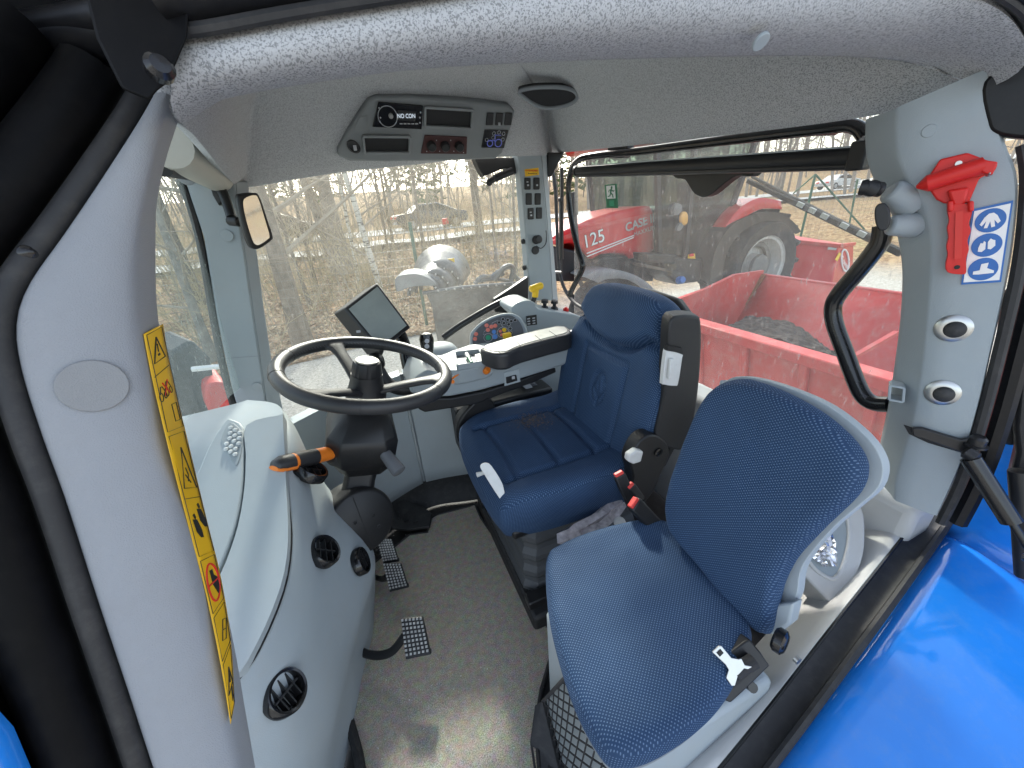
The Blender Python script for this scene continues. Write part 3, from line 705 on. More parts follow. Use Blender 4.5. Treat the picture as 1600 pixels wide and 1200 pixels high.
# sill ledge under the right window and body outside it
MB().box((.52,1.66,.36), (.80,.16,.12)).build('ledge', 'grey_plastic', tw, bevel=.02, bseg=3)
# ---- rear wall shelf
rw = MB(); rw.box((.97,1.0,.28), (.10,1.5,.50)); tag(rw.build('rear_bulkhead', 'grey_plastic_warm', bevel=.02, bseg=3), 'grey bulkhead below the rear window behind the seats', 'bulkhead')

# ================================================================= OVERHEAD
OP0 = V((.3,1.575,1.285)); ON = V((0,-.862,-.507)).normalized()
def ao(px, py, lift=.02): return apl(px, py, OP0, ON) + ON*lift
OU = V((1,0,0)); OW = OU.cross(ON).normalized()
if OW.z < 0: OW = -OW
oc = thing('overhead_console', 'grey overhead console with radio, storage slots and heater knobs', 'console')
out = [(527,240),(526,230),(541,203),(574,152),(586,147),(640,147),(720,153),(793,161),(802,170),(796,195),(782,236),(772,245),(690,248),(600,249),(545,248)]
MB().prism([ao(*p) for p in out], -ON*.06).build('housing', 'grey_plastic_shaded', oc, bevel=.008, bseg=3)
def panel(px, m, name, parent, lift=.021, dep=.004, bevel=.001):
    return MB().prism([ao(*p, lift+dep) for p in px], -ON*dep).build(name, m, parent, bevel=bevel)
def slot_frame(px, name, parent):
    P_ = [ao(*p, .026) for p in px]; mb = MB()
    for a, b in zip(P_, P_[1:]+P_[:1]): mb.bar(a, b, .008, .012, up=ON)
    o = mb.build(name, 'grey_plastic_shaded', parent, bevel=.002)
    MB().prism([ao(*p, .0205) for p in px], ON*.001).build('recess', 'dark_recess', o)
    return o
rd = panel([(589,154),(658,160),(656,197),(580,193)], 'black_gloss', 'radio', oc, dep=.006, bevel=.002)
rc = ao(603,176,.030)
MB().ring(rc, ON, .029, .0012, 32).build('dial_ring', 'icon_grey', rd)
MB().lathe([(.007,0),(.007,.006),(.005,.008),(0,.008)], ao(608,175,.027), ON, 16).build('volume_knob', 'steel', rd)
panel([(619,166),(647,168),(646,184),(617,182)], 'black_plastic', 'display', rd, lift=.027, dep=.001)
text_mesh('NO CON', .017, ao(632,175.5,.0295), OU, OW, 'lcd_text', 'display_text', rd, font_scale_x=.8)
for k in range(5):
    MB().box(ao(624+k*6,187.5,.0285), (.009,.002,.003)).build('preset_button', 'icon_grey', rd)
for x, y in ((590,163),(592,178),(591,184),(654,170),(653,178),(653,186)): MB().disc(ao(x, y, .0275), ON, .0025, .001, 10).build('radio_button', 'icon_grey', rd)
slot_frame([(661,162),(735,167),(733,196),(661,192)], 'storage_slot', oc)
slot_frame([(565,207),(638,208),(637,233),(568,233)], 'storage_slot', oc)
hc = panel([(661,206),(727,209),(726,236),(655,235)], 'black_soft', 'heater_panel', oc, dep=.004, bevel=.002)
mat('heater_red', (.055,.016,.014), .5); hc.data.materials[0] = MATS['heater_red']
for x in (671,692,714): MB().lathe([(.016,0),(.015,.014),(.012,.018),(0,.018)], ao(x, 222+(x-671)*.02, .025), ON, 20).build('heater_knob', 'black_plastic', hc)
for x, y in ((664,231),(679,214),(684,231),(701,214),(706,231),(721,233)): MB().disc(ao(x,y,.0255), ON, .0018, .001, 8).build('scale_mark', 'icon_grey', hc)
for x in (762,776.5,790.5):
    s_ = panel([(x-4.5,171.5),(x+6,172),(x+4.5,191),(x-6.5,191)], 'black_plastic', 'rocker_switch', oc, dep=.006, bevel=.002)
MB().box(ao(776,188,.0285), (.008,.001,.010)).build('switch_mark', 'icon_grey', oc)
ld = panel([(754,198),(791,199),(784,227),(749,226)], 'black_gloss', 'work_light_display', oc, dep=.003)
for x, y in ((757,213.5),(768,203.5),(776,202),(783,204),(782,213),(767,210)): MB().ring(ao(x,y,.0255), ON, .0055, .0008, 12, 5).build('light_icon', 'icon_grey', ld)
for x, y, r in ((762,219,.010),(775,218.5,.0125)): MB().ring(ao(x,y,.0255), ON, r, .0016, 20, 5).build('tractor_wheel_icon', 'lcd_blue', ld)
mb = MB(); mb.bar(ao(759,215,.0255), ao(770,214,.0255), .001, .006, up=ON); mb.bar(ao(769,216,.0255), ao(771,206,.0255), .001, .004, up=ON); mb.bar(ao(769,206,.0255), ao(779,206.5,.0255), .001, .004, up=ON); mb.build('tractor_icon', 'lcd_blue', ld)
MB().lathe([(.020,0),(.020,.006),(.014,.008),(.013,.003),(0,.003)], ao(551,224,.02), ON, 24, scale=(.85,1.1)).build('power_socket', 'black_plastic', oc)
MB().box(ao(553,225,.026), (.010,.001,.016)).build('socket_mark', 'icon_grey', oc)
MB().prism([ao(*p, .0205) for p in [(560,178),(572,176),(573,203),(554,204),(551,199)]], ON*.0015).build('blank_cover', 'grey_plastic_shaded', oc, bevel=.001)
# loudspeaker grille in the liner
sp_ = thing('loudspeaker', 'dark oval loudspeaker opening in the headliner beside the radio', 'loudspeaker')
spn = V((-.25,-.75,-.6)).normalized(); s0 = ay(857,152,1.40)
spx = [(811,143),(835,137),(870,136),(893,140),(902,149),(897,159),(880,166),(855,169),(835,163),(820,153)]
MB().prism([apl(*p, s0+spn*.012, spn) for p in sm(spx,4)], -spn*.03).build('grille', 'black_plastic', sp_, bevel=.002)
MB().tube([apl(*p, s0+spn*.012, spn) for p in sm(spx,4)], .006, 8, closed=True).build('rim', 'grey_plastic_dark', sp_)
# rolled front visor
vs = thing('sun_visor', 'rolled beige sun visor at the top of the windscreen', 'visor')
va, vb = ak(262,226,.72), ak(352,283,1.22)
MB().tube([va, va.lerp(vb,.3), va.lerp(vb,.7), vb], [.040,.043,.043,.042], 18).build('roller', 'beige_plastic', vs)
va2, vb2 = ak(255,262,.75), ak(300,272,1.0)
MB().tube([va2, vb2], .016, 12).build('roller_bar', 'black_plastic', vs)
MB().lathe([(.022,0),(.022,.01),(.016,.014),(.010,.014),(0,.016)], ak(292,274,1.02), (-.2,-1,-.3), 18).build('end_cap', 'grey_plastic_dark', vs)
MB().box(ak(309,275,1.08), (.05,.02,.03)).build('latch', 'grey_plastic', vs, bevel=.004)
# interior mirror
mr = thing('interior_mirror', 'black framed rear view mirror hanging beside the front pillar', 'mirror')
MN = V((.55,-.80,-.05)).normalized(); M0 = ay(399,346,1.36)
mpx = [(372,308),(380,302),(396,301),(406,306),(418,340),(427,368),(425,376),(408,388),(398,389),(389,380),(378,345)]
MB().prism([apl(*p, M0, MN) for p in sm(mpx,4)], -MN*.022).build('housing', 'black_plastic', mr, bevel=.006, bseg=3)
ipx = [(380,316),(386,308),(398,305),(404,311),(414,343),(421,368),(418,374),(406,382),(400,382),(395,376),(385,345)]
MB().prism([apl(*p, M0+MN*.003, MN) for p in sm(ipx,4)], -MN*.002).build('mirror_glass', 'mirror_glass', mr)
MB().tube(spline([ay(340,285,1.45), ay(352,310,1.43), ay(362,340,1.40)], 4), .013, 12).build('arm', 'black_plastic', mr)
MB().tube([ay(358,345,1.40), ay(374,347,1.38)], .013, 12).build('ball_joint', 'black_plastic', mr, bevel=.003)
MB().prism(pp([(326,284),(350,284),(350,310),(342,322),(332,305)], 'y', 1.455), (0,.02,0)).build('mount', 'black_plastic', mr, bevel=.004)
# black hinge gear at the rear right corner above the side window
hg = thing('window_stay', 'black window stay with a small gas strut under the headliner', 'window stay')
MB().prism(pp([(741,246),(808,246),(810,272),(800,270),(790,262),(770,270),(756,276),(748,262)], 'y', 1.66), (0,.05,0)).build('bracket', 'black_plastic', hg, bevel=.004)
MB().tube([ay(763,285,1.64), ay(772,280,1.64), ay(773,279,1.64), ay(800,267,1.64)], [.011,.011,.014,.014], 12).build('strut', 'black_metal', hg)
MB().lathe([(.009,0),(.012,.004),(.012,.014),(.008,.018),(0,.018)], ay(763,286,1.65), (0,-1,0), 14).build('ball_joint', 'black_metal', hg)
MB().prism(pp([(856,238),(882,238),(862,276),(857,276)], 'y', 1.64), (0,.04,0)).build('corner_cover', 'black_plastic', hg, bevel=.003)

# ================================================================= REAR WINDOW FITTINGS
rh = thing('rear_window_rail', 'bent black tube rail running around the rear window', 'rail')
MB().tube(spline(pp([(890,461),(896,448),(908,425),(910,412),(902,385),(893,345),(888,300),(892,268),(904,250),(930,243),(1000,236),(1150,217),(1290,200),(1325,196),(1343,202),(1352,215)], 'x', .95), 6), .0125, 12).build('tube', 'black_gloss', rh)
MB().tube(spline(pp([(1380,352),(1376,375),(1366,392),(1340,425),(1312,458),(1302,478),(1304,505),(1320,550),(1338,598),(1350,620),(1366,630),(1390,632)], 'x', .90), 6), .0155, 12).build('tube', 'black_gloss', rh)
MB().lathe([(.010,0),(.019,.002),(.019,.014),(.012,.018),(0,.018)], ax(893,459,.96), (-1,0,0), 16).build('end_knob', 'black_plastic', rh)
for x, y in ((963,238),(1283,203)): MB().prism(pp([(x-16,y-18),(x+16,y-20),(x+18,y+4),(x+8,y+9),(x-12,y+10)], 'x', .955), (.03,0,0)).build('clamp', 'black_plastic', rh, bevel=.004)
MB().prism([al(*p, .01) for p in sm([(1370,322),(1384,318),(1392,335),(1388,356),(1374,358),(1368,340)],3)], LN*.025).build('end_knob', 'black_plastic', rh, bevel=.003)
sb_ = thing('sun_blind', 'black roller blind bar across the top of the rear window', 'blind')
a, b = ax(903,267,.93), ax(1352,243,.93)
MB().tube([a, a.lerp(b,.5), b], [.017,.017,.017], 16).build('roller', 'black_plastic', sb_)
MB().tube([a+V((-.004,0,-.016)), b+V((-.004,0,-.016))], .008, 10).build('pull_bar', 'black_metal', sb_)
MB().bar(a+V((-.012,0,.016)), b+V((-.012,0,.016)), .006, .003).build('bright_strip', 'grey_plastic_light', sb_)
MB().lathe([(.020,0),(.020,.012),(.012,.014)], a, (a-b), 16).build('end_cap', 'black_plastic', sb_)
MB().box(ax(1345,243,.925), (.03,.03,.05)).build('end_cap', 'black_plastic', sb_, bevel=.004)
wm = thing('wiper_motor', 'black wiper motor housing under the blind bar', 'wiper motor')
mpx = [(1048,268),(1062,265),(1110,262),(1165,262),(1178,266),(1172,276),(1150,275),(1130,288),(1112,303),(1098,308),(1084,302),(1075,288),(1068,280),(1055,278)]
MB().prism(pp(sm(mpx,3), 'x', .965), (.03,0,0)).build('housing', 'black_plastic', wm, bevel=.008, bseg=3)
wp = thing('rear_wiper', 'dusty wiper blade lying diagonally across the rear window', 'wiper')
a, b = ax(1168,282,1.03), ax(1408,397,1.03)
MB().bar(a, b, .008, .012).build('blade', 'black_rubber', wp, bevel=.002)
MB().tube([ax(1175,276,1.035), ax(1300,340,1.04), ax(1412,392,1.04)], [.004,.005,.003], 8).build('arm', 'rim_dark', wp)
for t in (.42,.5,.58,.7,.8): 
    c = a.lerp(b, t)+V((-.006,0,.004)); MB().bar(c-(b-a).normalized()*.008, c+(b-a).normalized()*.008, .005, .010).build('clip', 'white_plastic', wp)
gs = thing('window_strut', 'thin black gas strut beside the left edge of the rear window', 'gas strut')
MB().tube([ax(878,262,.97), ax(878,310,.97), ax(877,312,.97), ax(877,405,.97)], [.0085,.0085,.0115,.0115], 10).build('cylinder', 'black_metal', gs)
MB().tube([ax(877,405,.97), ax(878,427,.97)], .004, 8).build('rod', 'black_metal', gs)
MB().tube([ax(861,425,.97), ax(878,426,.97)], .007, 8).build('pivot', 'black_metal', gs)
MB().box(ax(876,312,.96), (.02,.02,.018)).build('clamp', 'black_plastic', gs, bevel=.003)
# exit sign on the glass
es = thing('exit_sign', 'small green running-man exit sticker on the rear window', 'sign')
eq = pp([(945,289),(964,287),(966,325),(948,325)], 'x', .996)
MB().prism(eq, (-.001,0,0)).build('backing', 'sign_green', es)
def esq(u, v, l=.0015): 
    a = eq[0].lerp(eq[1], u); b = eq[3].lerp(eq[2], u); return a.lerp(b, v)+V((-l,0,0))
MB().prism([esq(*p) for p in ((.14,.05),(.86,.05),(.86,.60),(.14,.60))], (-.0006,0,0)).build('white_field', 'white_paint', es)
def ebar(pts, w_): MB().tube([esq(u, v, .0028) for u, v in pts], w_, 5).build('running_figure', 'sign_green', es)
MB().disc(esq(.6,.14,.0024), (-1,0,0), .0055, .0008, 12).build('running_figure', 'sign_green', es)
ebar([(.57,.2),(.5,.36)], .0034); ebar([(.57,.22),(.72,.3),(.8,.26)], .0018); ebar([(.55,.22),(.38,.24),(.34,.32)], .0018); ebar([(.5,.36),(.64,.44),(.68,.56)], .0022); ebar([(.5,.36),(.42,.48),(.26,.5)], .0022)
MB().prism([esq(*p) for p in ((.3,.68),(.7,.68),(.7,.92),(.3,.92))], (-.0006,0,0)).build('hatch_mark', 'icon_green', es)

# ---- things on the rear left pillar
hm = thing('emergency_hammer', 'bright red emergency hammer in its holder on the rear pillar', 'hammer')
hpx = [(1445,288),(1470,252),(1512,240),(1536,247),(1532,262),(1512,280),(1478,296),(1470,310),(1456,308)]
MB().prism([al(*p, .006) for p in [(1444,286),(1468,250),(1510,240),(1557,258),(1552,268),(1528,280),(1512,318),(1474,318),(1462,312)]], LN*.008).build('holder', 'red_plastic', hm, bevel=.002)
MB().tube([al(1463,283,.022), al(1500,271,.024), al(1532,261,.022)], .0115, 14).build('hammer_head', 'red_plastic', hm)
MB().lathe([(.0115,0),(.0115,.010),(.003,.020),(.002,.021)], al(1463,283,.022), al(1463,283)-al(1532,261), 14).build('striking_tip', 'red_plastic', hm)
MB().prism([al(*p, .018) for p in [(1526,252),(1554,256),(1545,276),(1528,272)]], LN*.014).build('striking_tip', 'red_plastic', hm, bevel=.002)
for x, y in ((1457,288),(1541,273)): MB().lathe([(.004,0),(.001,.006),(0,.0065)], al(x, y, .026), LN, 10).build('steel_point', 'steel', hm)
MB().prism([al(*p, .006) for p in [(1478,298),(1512,293),(1504,322),(1486,322)]], LN*.018).build('neck', 'red_plastic', hm, bevel=.003)
hl = [(1480,322),(1514,320),(1515,335),(1511,348),(1514,360),(1509,374),(1511,388),(1507,402),(1507,422),(1501,426),(1479,423),(1476,410),(1479,396),(1477,384),(1480,370),(1478,356),(1481,344)]
MB().prism([al(*p, .010) for p in sm(hl,3)], LN*.014).build('handle', 'red_plastic', hm, bevel=.004, bseg=3)
MB().bar(al(1496,330,.0255), al(1494,402,.0255), .007, .002, up=LN).build('grip_groove', 'sticker_red', hm)
MB().disc(al(1493,415,.0242), LN, .003, .001, 12).build('hanging_hole', 'dark_recess', hm)
MB().disc(al(1496,257,.014), LN, .0035, .003, 12).build('screw', 'steel', hm)
for x in (1483,1514): MB().prism([al(*p, .010) for p in [(x-5,315),(x+4,314),(x+4,330),(x-5,331)]], LN*.02).build('clip', 'red_plastic', hm, bevel=.002)
ss = thing('safety_sticker', 'white sticker with three blue safety pictograms beside the hammer', 'sticker')
sq = [al(*p, .0055) for p in [(1519,327),(1582,313),(1563,440),(1501,444)]]
def ssq(u, v, l=0): return sq[0].lerp(sq[1], u).lerp(sq[3].lerp(sq[2], u), v)+LN*l
MB().prism(sq, LN*.0006).build('blue_border', 'sticker_blue', ss)
MB().prism([ssq(*p, .0008) for p in ((.05,.03),(.95,.03),(.95,.97),(.05,.97))], LN*.0004).build('white_field', 'white_paint', ss)
su = (sq[1]-sq[0]).normalized(); sv = (sq[0]-sq[3]).normalized(); swd = (sq[1]-sq[0]).length; sht = (sq[3]-sq[0]).length
for i, v in enumerate((.19,.5,.81)):
    MB().disc(ssq(.5, v, .0014), LN, swd*.40, .0004, 32, scale=(1,sht*.36/swd/.40*.42), u=su).build('blue_disc', 'sticker_blue', ss)
def sshape(pts): MB().prism([ssq(*p, .0022) for p in pts], LN*.0003).build('white_pictogram', 'white_paint', ss, smooth=0)
sshape([(.44,.10),(.56,.10),(.66,.14),(.76,.22),(.70,.245),(.60,.19),(.64,.275),(.55,.28),(.50,.20),(.45,.28),(.36,.275),(.40,.19),(.30,.245),(.24,.22),(.34,.14)])
sshape([(.30,.52),(.34,.46),(.40,.47),(.42,.44),(.47,.46),(.48,.55),(.40,.58),(.30,.57)]); sshape([(.52,.46),(.58,.42),(.64,.44),(.70,.45),(.72,.52),(.62,.56),(.54,.55)])
sshape([(.44,.74),(.62,.73),(.60,.80),(.78,.84),(.78,.87),(.40,.875),(.26,.87),(.26,.83),(.42,.82)])
# ---- gas strut of the door and its bracket
ds = thing('door_strut', 'black door gas strut on a pivot bracket below the rear pillar', 'gas strut')
MB().prism([al(*p, .006) for p in [(1424,664),(1440,664),(1500,682),(1530,676),(1532,692),(1500,702),(1450,684),(1426,676)]], LN*.008).build('bracket', 'black_metal', ds, bevel=.002)
MB().lathe([(.014,0),(.014,.003),(.0105,.004),(.0105,.014),(.007,.018),(0,.018)], al(1522,692,.012), (0,0,1), 20).build('pivot_bolt', 'black_metal', ds)
s_a, s_b, s_c = al(1512,702,.03), al(1572,792,.045), al(1606,842,.055)
MB().tube([s_a, s_a.lerp(s_b,.02), s_b], [.006,.0125,.0125], 16).build('cylinder', 'black_gloss', ds)
MB().tube([s_b, s_c], .005, 10).build('rod', 'black_metal', ds)
MB().lathe([(.004,-.010),(.010,-.006),(.010,.006),(.004,.010)], s_a+V((0,0,.004)), (0,1,.3), 14).build('ball_joint', 'black_metal', ds)
MB().lathe([(.006,-.012),(.012,-.008),(.012,.008),(.006,.012)], s_c, (0,1,.3), 14).build('ball_joint', 'black_metal', ds)
# door seal + open door frame beyond the pillar
od = thing('cab_door', 'edge of the open cab door, black frame with hinge plate', 'door')
po = [al(*p, -.002) for p in [(1600,225),(1606,270),(1604,320),(1598,380),(1588,440),(1572,510),(1556,575),(1538,645),(1516,716),(1494,770),(1470,818)]]
MB().tube(spline(po, 5), .0075, 8).build('door_seal', 'black_rubber', od)
po2 = [p+LX*.022-LN*.02 for p in po]; MB().tube(spline(po2, 5), .012, 8).build('frame_tube', 'door_black', od)
MB().prism([al(*p, -.06) for p in [(1580,470),(1612,440),(1640,470),(1640,720),(1588,722),(1548,706),(1540,690),(1556,640)]], -LN*.02).build('hinge_plate', 'black_plastic', od, bevel=.004)
MB().prism([al(*p, -.03) for p in [(1600,560),(1640,540),(1640,900),(1606,840),(1590,800),(1584,760),(1594,720),(1590,680)]], -LN*.03).build('frame_tube', 'black_plastic', od, bevel=.006)
MB().tube([al(1594,740,-.01), al(1602,900,.0)], .012, 10).build('frame_tube', 'black_plastic', od)

# ================================================================= STEERING COLUMN
WC = V((-.0313,.9736,.7784)); WN = V((.244,-.067,1)).normalized()
wu = (V((1,0,0))-V((1,0,0)).dot(WN)*WN).normalized(); wv = WN.cross(wu)
sw = thing('steering_column', 'black steering column with leather wheel, hub knob and stalks', 'steering wheel')
def wc(a, r, h=0): return WC + r*(math.cos(a)*wu+math.sin(a)*wv) + WN*h
N = 72
rim = MB().tube([wc(2*math.pi*k/N, .1965) for k in range(N)], .0172, 16, closed=True).build('wheel_rim', 'black_soft', sw)
ang = [math.atan2((apl(*p, WC, WN)-WC).dot(wv), (apl(*p, WC, WN)-WC).dot(wu)) for p in ((532,546),(692,592))]
ang.append((ang[0]+ang[1])/2+math.pi)
for a in ang:
    t = V((-math.sin(a)*wu+math.cos(a)*wv)); mb = MB(); rings = []
    for r, hw, h in ((.035,.020,-.052),(.09,.0165,-.030),(.14,.016,-.012),(.165,.020,-.004),(.183,.032,.0),(.195,.040,.0)):
        c = wc(a, r, h); th = .0075 if r < .17 else .010
        rings.append([c + t*hw*x + WN*th*y for x, y in ((-1,-.6),(-.7,-1),(.7,-1),(1,-.6),(1,.5),(.6,1),(-.6,1),(-1,.5))])
    mb.loft(rings, True, True).build('spoke', 'black_soft', sw, bevel=.002)
for a in (ang[0]+.75, ang[0]-.72, ang[1]+.42, ang[1]-.42, ang[2]+.6, ang[2]-.6):   # stitched joints of the leather
    d = (-math.sin(a)*wu+math.cos(a)*wv); MB().ring(wc(a, .1965), d, .0173, .0006, 24, 5).build('seam', 'black_rubber', rim)
mb = MB()
for k in range(130):
    a = 2*math.pi*k/130; c = wc(a, .1965-.0170, .0035); t = (-math.sin(a)*wu+math.cos(a)*wv)
    mb.bar(c-t*.0022-WN*.002, c+t*.0022+WN*.002, .001, .001)
mb.build('stitching', 'pod_grey', rim)
MB().lathe([(.050,-.075),(.050,-.062),(.045,-.055),(.040,-.030),(.038,-.012),(.034,-.012)], WC, WN, 32).build('hub', 'black_plastic', sw)
mb = MB(); prof = []
ks = 64; rings = []
for r, h, fl in ((.036,-.014,0),(.0375,-.008,1),(.034,.016,1),(.031,.022,0),(.026,.024,0)):
    rings.append([WC + (r-(.003 if fl and (k % 8) in (0,1) else 0))*(math.cos(2*math.pi*k/ks)*wu+math.sin(2*math.pi*k/ks)*wv)+WN*h for k in range(ks)])
hk = mb.loft(rings, True, True).build('hub_knob', 'black_plastic', sw, smooth=30)
MB().lathe([(.0275,.0235),(.0275,.026),(.024,.0275),(0,.028)], WC, WN, 40).build('knob_cap', 'steel', hk)
# collar, head, shaft, knuckle disc
MB().lathe([(.047,-.105),(.050,-.100),(.050,-.092),(.044,-.088),(.044,-.070)], WC, WN, 32).build('collar', 'black_plastic', sw)
CX = V((1,0,0)); 
def sect(h, pts): return [WC - WN*h + wu*x + wv*y for x, y in pts]
def octa(x0, x1, y0, y1, c): return [(x0+c,y0),(x1-c,y0),(x1,y0+c),(x1,y1-c),(x1-c,y1),(x0+c,y1),(x0,y1-c),(x0,y0+c)]
mb = MB(); mb.loft([sect(.100, octa(-.050,.048,-.05,.05,.02)), sect(.112, octa(-.060,.055,-.07,.065,.02)), sect(.150, octa(-.092,.072,-.108,.09,.032)), sect(.168, octa(-.096,.076,-.112,.094,.032)), sect(.226, octa(-.090,.072,-.106,.090,.03)), sect(.238, octa(-.080,.064,-.096,.082,.028)), sect(.275, octa(-.062,.056,-.075,.065,.02))], True, True)
mb.build('switch_housing', 'black_plastic', sw, bevel=.004, bseg=3)
MB().prism([WC - WN*.137 + wu*x + wv*y for x, y in sm([(-.055,-.055),(-.02,-.075),(-.005,-.068),(-.03,-.046)],4)], WN*.006).build('indicator_badge', 'pod_grey', sw, bevel=.001)
B0 = V((-.156,.933,.383)); B1 = WC - WN*.25
ax_ = (B1-B0).normalized()
def sect2(t, w1, w2): 
    c = B0.lerp(B1, t); u2 = V((1,0,0)); u2 = (u2-u2.dot(ax_)*ax_).normalized(); v2 = ax_.cross(u2)
    return [c+u2*x+v2*y for x, y in octa(-w1,w1,-w2,w2,.012)]
MB().loft([sect2(.05,.045,.050), sect2(.35,.042,.045), sect2(.6,.040,.042), sect2(1.02,.046,.050)], True, True).build('shaft_cover', 'black_plastic', sw, bevel=.004)
dn = V((.35,-.90,.25)).normalized()
MB().lathe([(.086,-.10),(.090,-.012),(.086,0),(.080,.004),(0,.005)], B0+dn*.07, dn, 48).build('knuckle_cover', 'black_plastic', sw)
jl = (V((0,0,1))-dn.z*dn).normalized()*.078; MB().bar(B0+dn*.0752+jl, B0+dn*.0752-jl, .0022, .0012, up=dn).build('joint_line', 'dark_recess', sw)
for x, y in ((555,817),(583,805),(592,822)): MB().lathe([(.0055,0),(.0055,.001),(.004,.0015),(.003,.0)], apl(x, y, B0+dn*.075, dn), dn, 14).build('screw', 'black_rubber', sw)
# left stalk (orange and black), rubber boot
sa, sb2 = ay(520,708,.905), ay(428,729,.80)
d = (sb2-sa).normalized(); up_ = V((0,0,1)); 
MB().tube([sa-d*.03, sa-d*.018, sa-d*.01, sa-d*.002, sa+d*.004, sa+d*.010], [.040,.038,.030,.033,.025,.022], 20).build('stalk_boot', 'black_rubber', sw)
lk = sb2-sa; Ln = lk.length
q = d.cross(up_).normalized(); n_ = q.cross(d)
def ssec(t, w1, h1): w1 *= 1.35; h1 *= 1.35; c = sa+lk*t; return [c+q*w1*math.cos(a)+n_*h1*math.sin(a)*(1 if math.sin(a) > 0 else .8) for a in [2*math.pi*k/16 for k in range(16)]]
st = MB().loft([ssec(.05,.013,.013), ssec(.15,.014,.014), ssec(.4,.0145,.0145)], True, True).build('stalk', 'orange_plastic', sw)
MB().loft([ssec(.34,.0146,.0150), ssec(.42,.0150,.0155), ssec(.70,.0150,.0155)], True, True).build('stalk_grip', 'black_soft', st)
MB().loft([ssec(.70,.0155,.0150), ssec(.745,.0155,.0150)], True, True).build('stalk_band', 'orange_plastic', st)
MB().loft([ssec(.745,.0155,.0155), ssec(.9,.0150,.0145), ssec(.98,.012,.010), ssec(1.0,.008,.006)], True, True).build('stalk_tip', 'black_soft', st)
MB().loft([[p-n_*.0075 for p in ssec(.72,.0160,.007)], [p-n_*.007 for p in ssec(.95,.0155,.006)], [p-n_*.004 for p in ssec(1.005,.010,.004)]], True, True).build('stalk_underside', 'orange_plastic', st)
# right stalk
ra, rb = ay(592,697,.905), ay(624,737,.84)
d2 = (rb-ra).normalized()
MB().box(ra-d2*.006, (.05,.02,.045)).build('stalk_boot', 'black_rubber', sw, bevel=.008, bseg=3)
MB().tube([ra, ra.lerp(rb,.25), ra.lerp(rb,.3), ra.lerp(rb,.9), rb, rb+d2*.002], [.010,.011,.015,.018,.0175,.014], 18).build('stalk', 'pod_grey', sw)

# ================================================================= DASHBOARD
db = thing('dashboard', 'light grey moulded dashboard with round black air vents', 'dashboard')
DP0, DN = V((-.3,.715,.606)), V((0,-.37,.93)).normalized()
prof = {  # y: driver-side profile (x, z) from the seam down to the floor
 .425: [(-.330,.50),(-.318,.47),(-.310,.40),(-.300,.25),(-.300,.10),(-.300,.0)],
 .47: [(-.300,.513),(-.282,.49),(-.262,.42),(-.270,.25),(-.290,.10),(-.295,.0)],
 .55: [(-.262,.542),(-.246,.52),(-.228,.43),(-.232,.25),(-.268,.10),(-.275,.0)],
 .65: [(-.236,.575),(-.222,.55),(-.206,.46),(-.198,.27),(-.235,.12),(-.245,.0)],
 .75: [(-.232,.618),(-.214,.59),(-.194,.48),(-.158,.29),(-.20,.14),(-.22,.0)],
 .85: [(-.234,.660),(-.214,.63),(-.190,.49),(-.126,.30),(-.165,.15),(-.19,.0)],
 .95: [(-.240,.692),(-.222,.66),(-.205,.50),(-.150,.30),(-.15,.15),(-.19,.0)],
 1.06: [(-.270,.700),(-.262,.66),(-.250,.50),(-.21,.30),(-.21,.15),(-.23,.0)],
 1.16: [(-.36,.690),(-.352,.66),(-.345,.50),(-.32,.30),(-.31,.15),(-.31,.0)]}
ys = sorted(prof); cols = []
for j in range(6): cols.append(spline([(prof[y][j][0], y, prof[y][j][1]) for y in ys], 6))
rows = [spline([cols[j][i] for j in range(6)], 6) for i in range(len(cols[0]))]
rows = [[V((-.52, r[0].y, r[0].z-.01))]+[r[0]+V((-.03,0,-.004)), r[0]+V((-.006,0,-.001))]+r for r in rows]
rows = [[V((-.52,.415,p.z)) if k == 0 else V((p.x-.03,.415,p.z)) for k, p in enumerate(rows[0])]]+rows
MB().loft(rows, False).build('dash_body', 'grey_plastic_light', db, smooth=60)
# top deck with seam
deck = [(352,660),(385,664),(436,649),(441,654),(447,760),(450,845),(438,918),(400,1008),(362,1062),(300,1075),(280,1000),(286,800),(312,720),(335,668)]
def adk(px, py, l): return apl(px, py, DP0+DN*l, DN)
right_deck = [(385,664),(436,649),(442,656),(447,760),(450,845),(438,918),(400,1008),(362,1062),(300,1075),(318,960),(352,880),(372,820),(382,760),(384,710)]
MB().prism([adk(*p, .022) for p in sm(right_deck,3)], -DN*.03).build('top_panel', 'grey_plastic_light', db, bevel=.008, bseg=4)
left_deck = [(352,657),(362,655),(380,668),(380,720),(378,762),(368,818),(348,876),(312,958),(290,1070),(240,1070),(262,860),(312,730),(330,690)]
ld_ = MB().prism([adk(*p, .020) for p in sm(left_deck,3)], -DN*.03).build('side_panel', 'grey_plastic_light', db, bevel=.006, bseg=3)
MB().tube(spline([adk(*p, .004) for p in [(444,700),(449,780),(453,850),(441,924),(402,1016),(366,1066)]], 5), .0045, 8).build('seam_gap', 'dark_recess', db)
cl_ = thing('courtesy_lamp', 'clear ribbed lamp lens set in the top of the dashboard', 'lamp')
lens = [(357,661),(371,666),(379,680),(377,705),(370,726),(362,720),(350,696),(346,684)]
MB().prism([adk(*p, .0225) for p in sm(lens,4)], -DN*.004).build('frame', 'grey_plastic', cl_, bevel=.001)
mb = MB()
for i in range(5):
    for j in range(3):
        u, v = (j-.9)/2, (i)/5
        x = 362+u*14+ (4 if i < 3 else -0), ; y = 672+v*42+u*8
        mb.lathe([(.0052,0),(.0045,.0025),(.002,.004),(0,.0042)], adk(x[0]-v*4+1, y, .0235), DN, 8)
mb.build('lens', 'lens_clear', cl_)
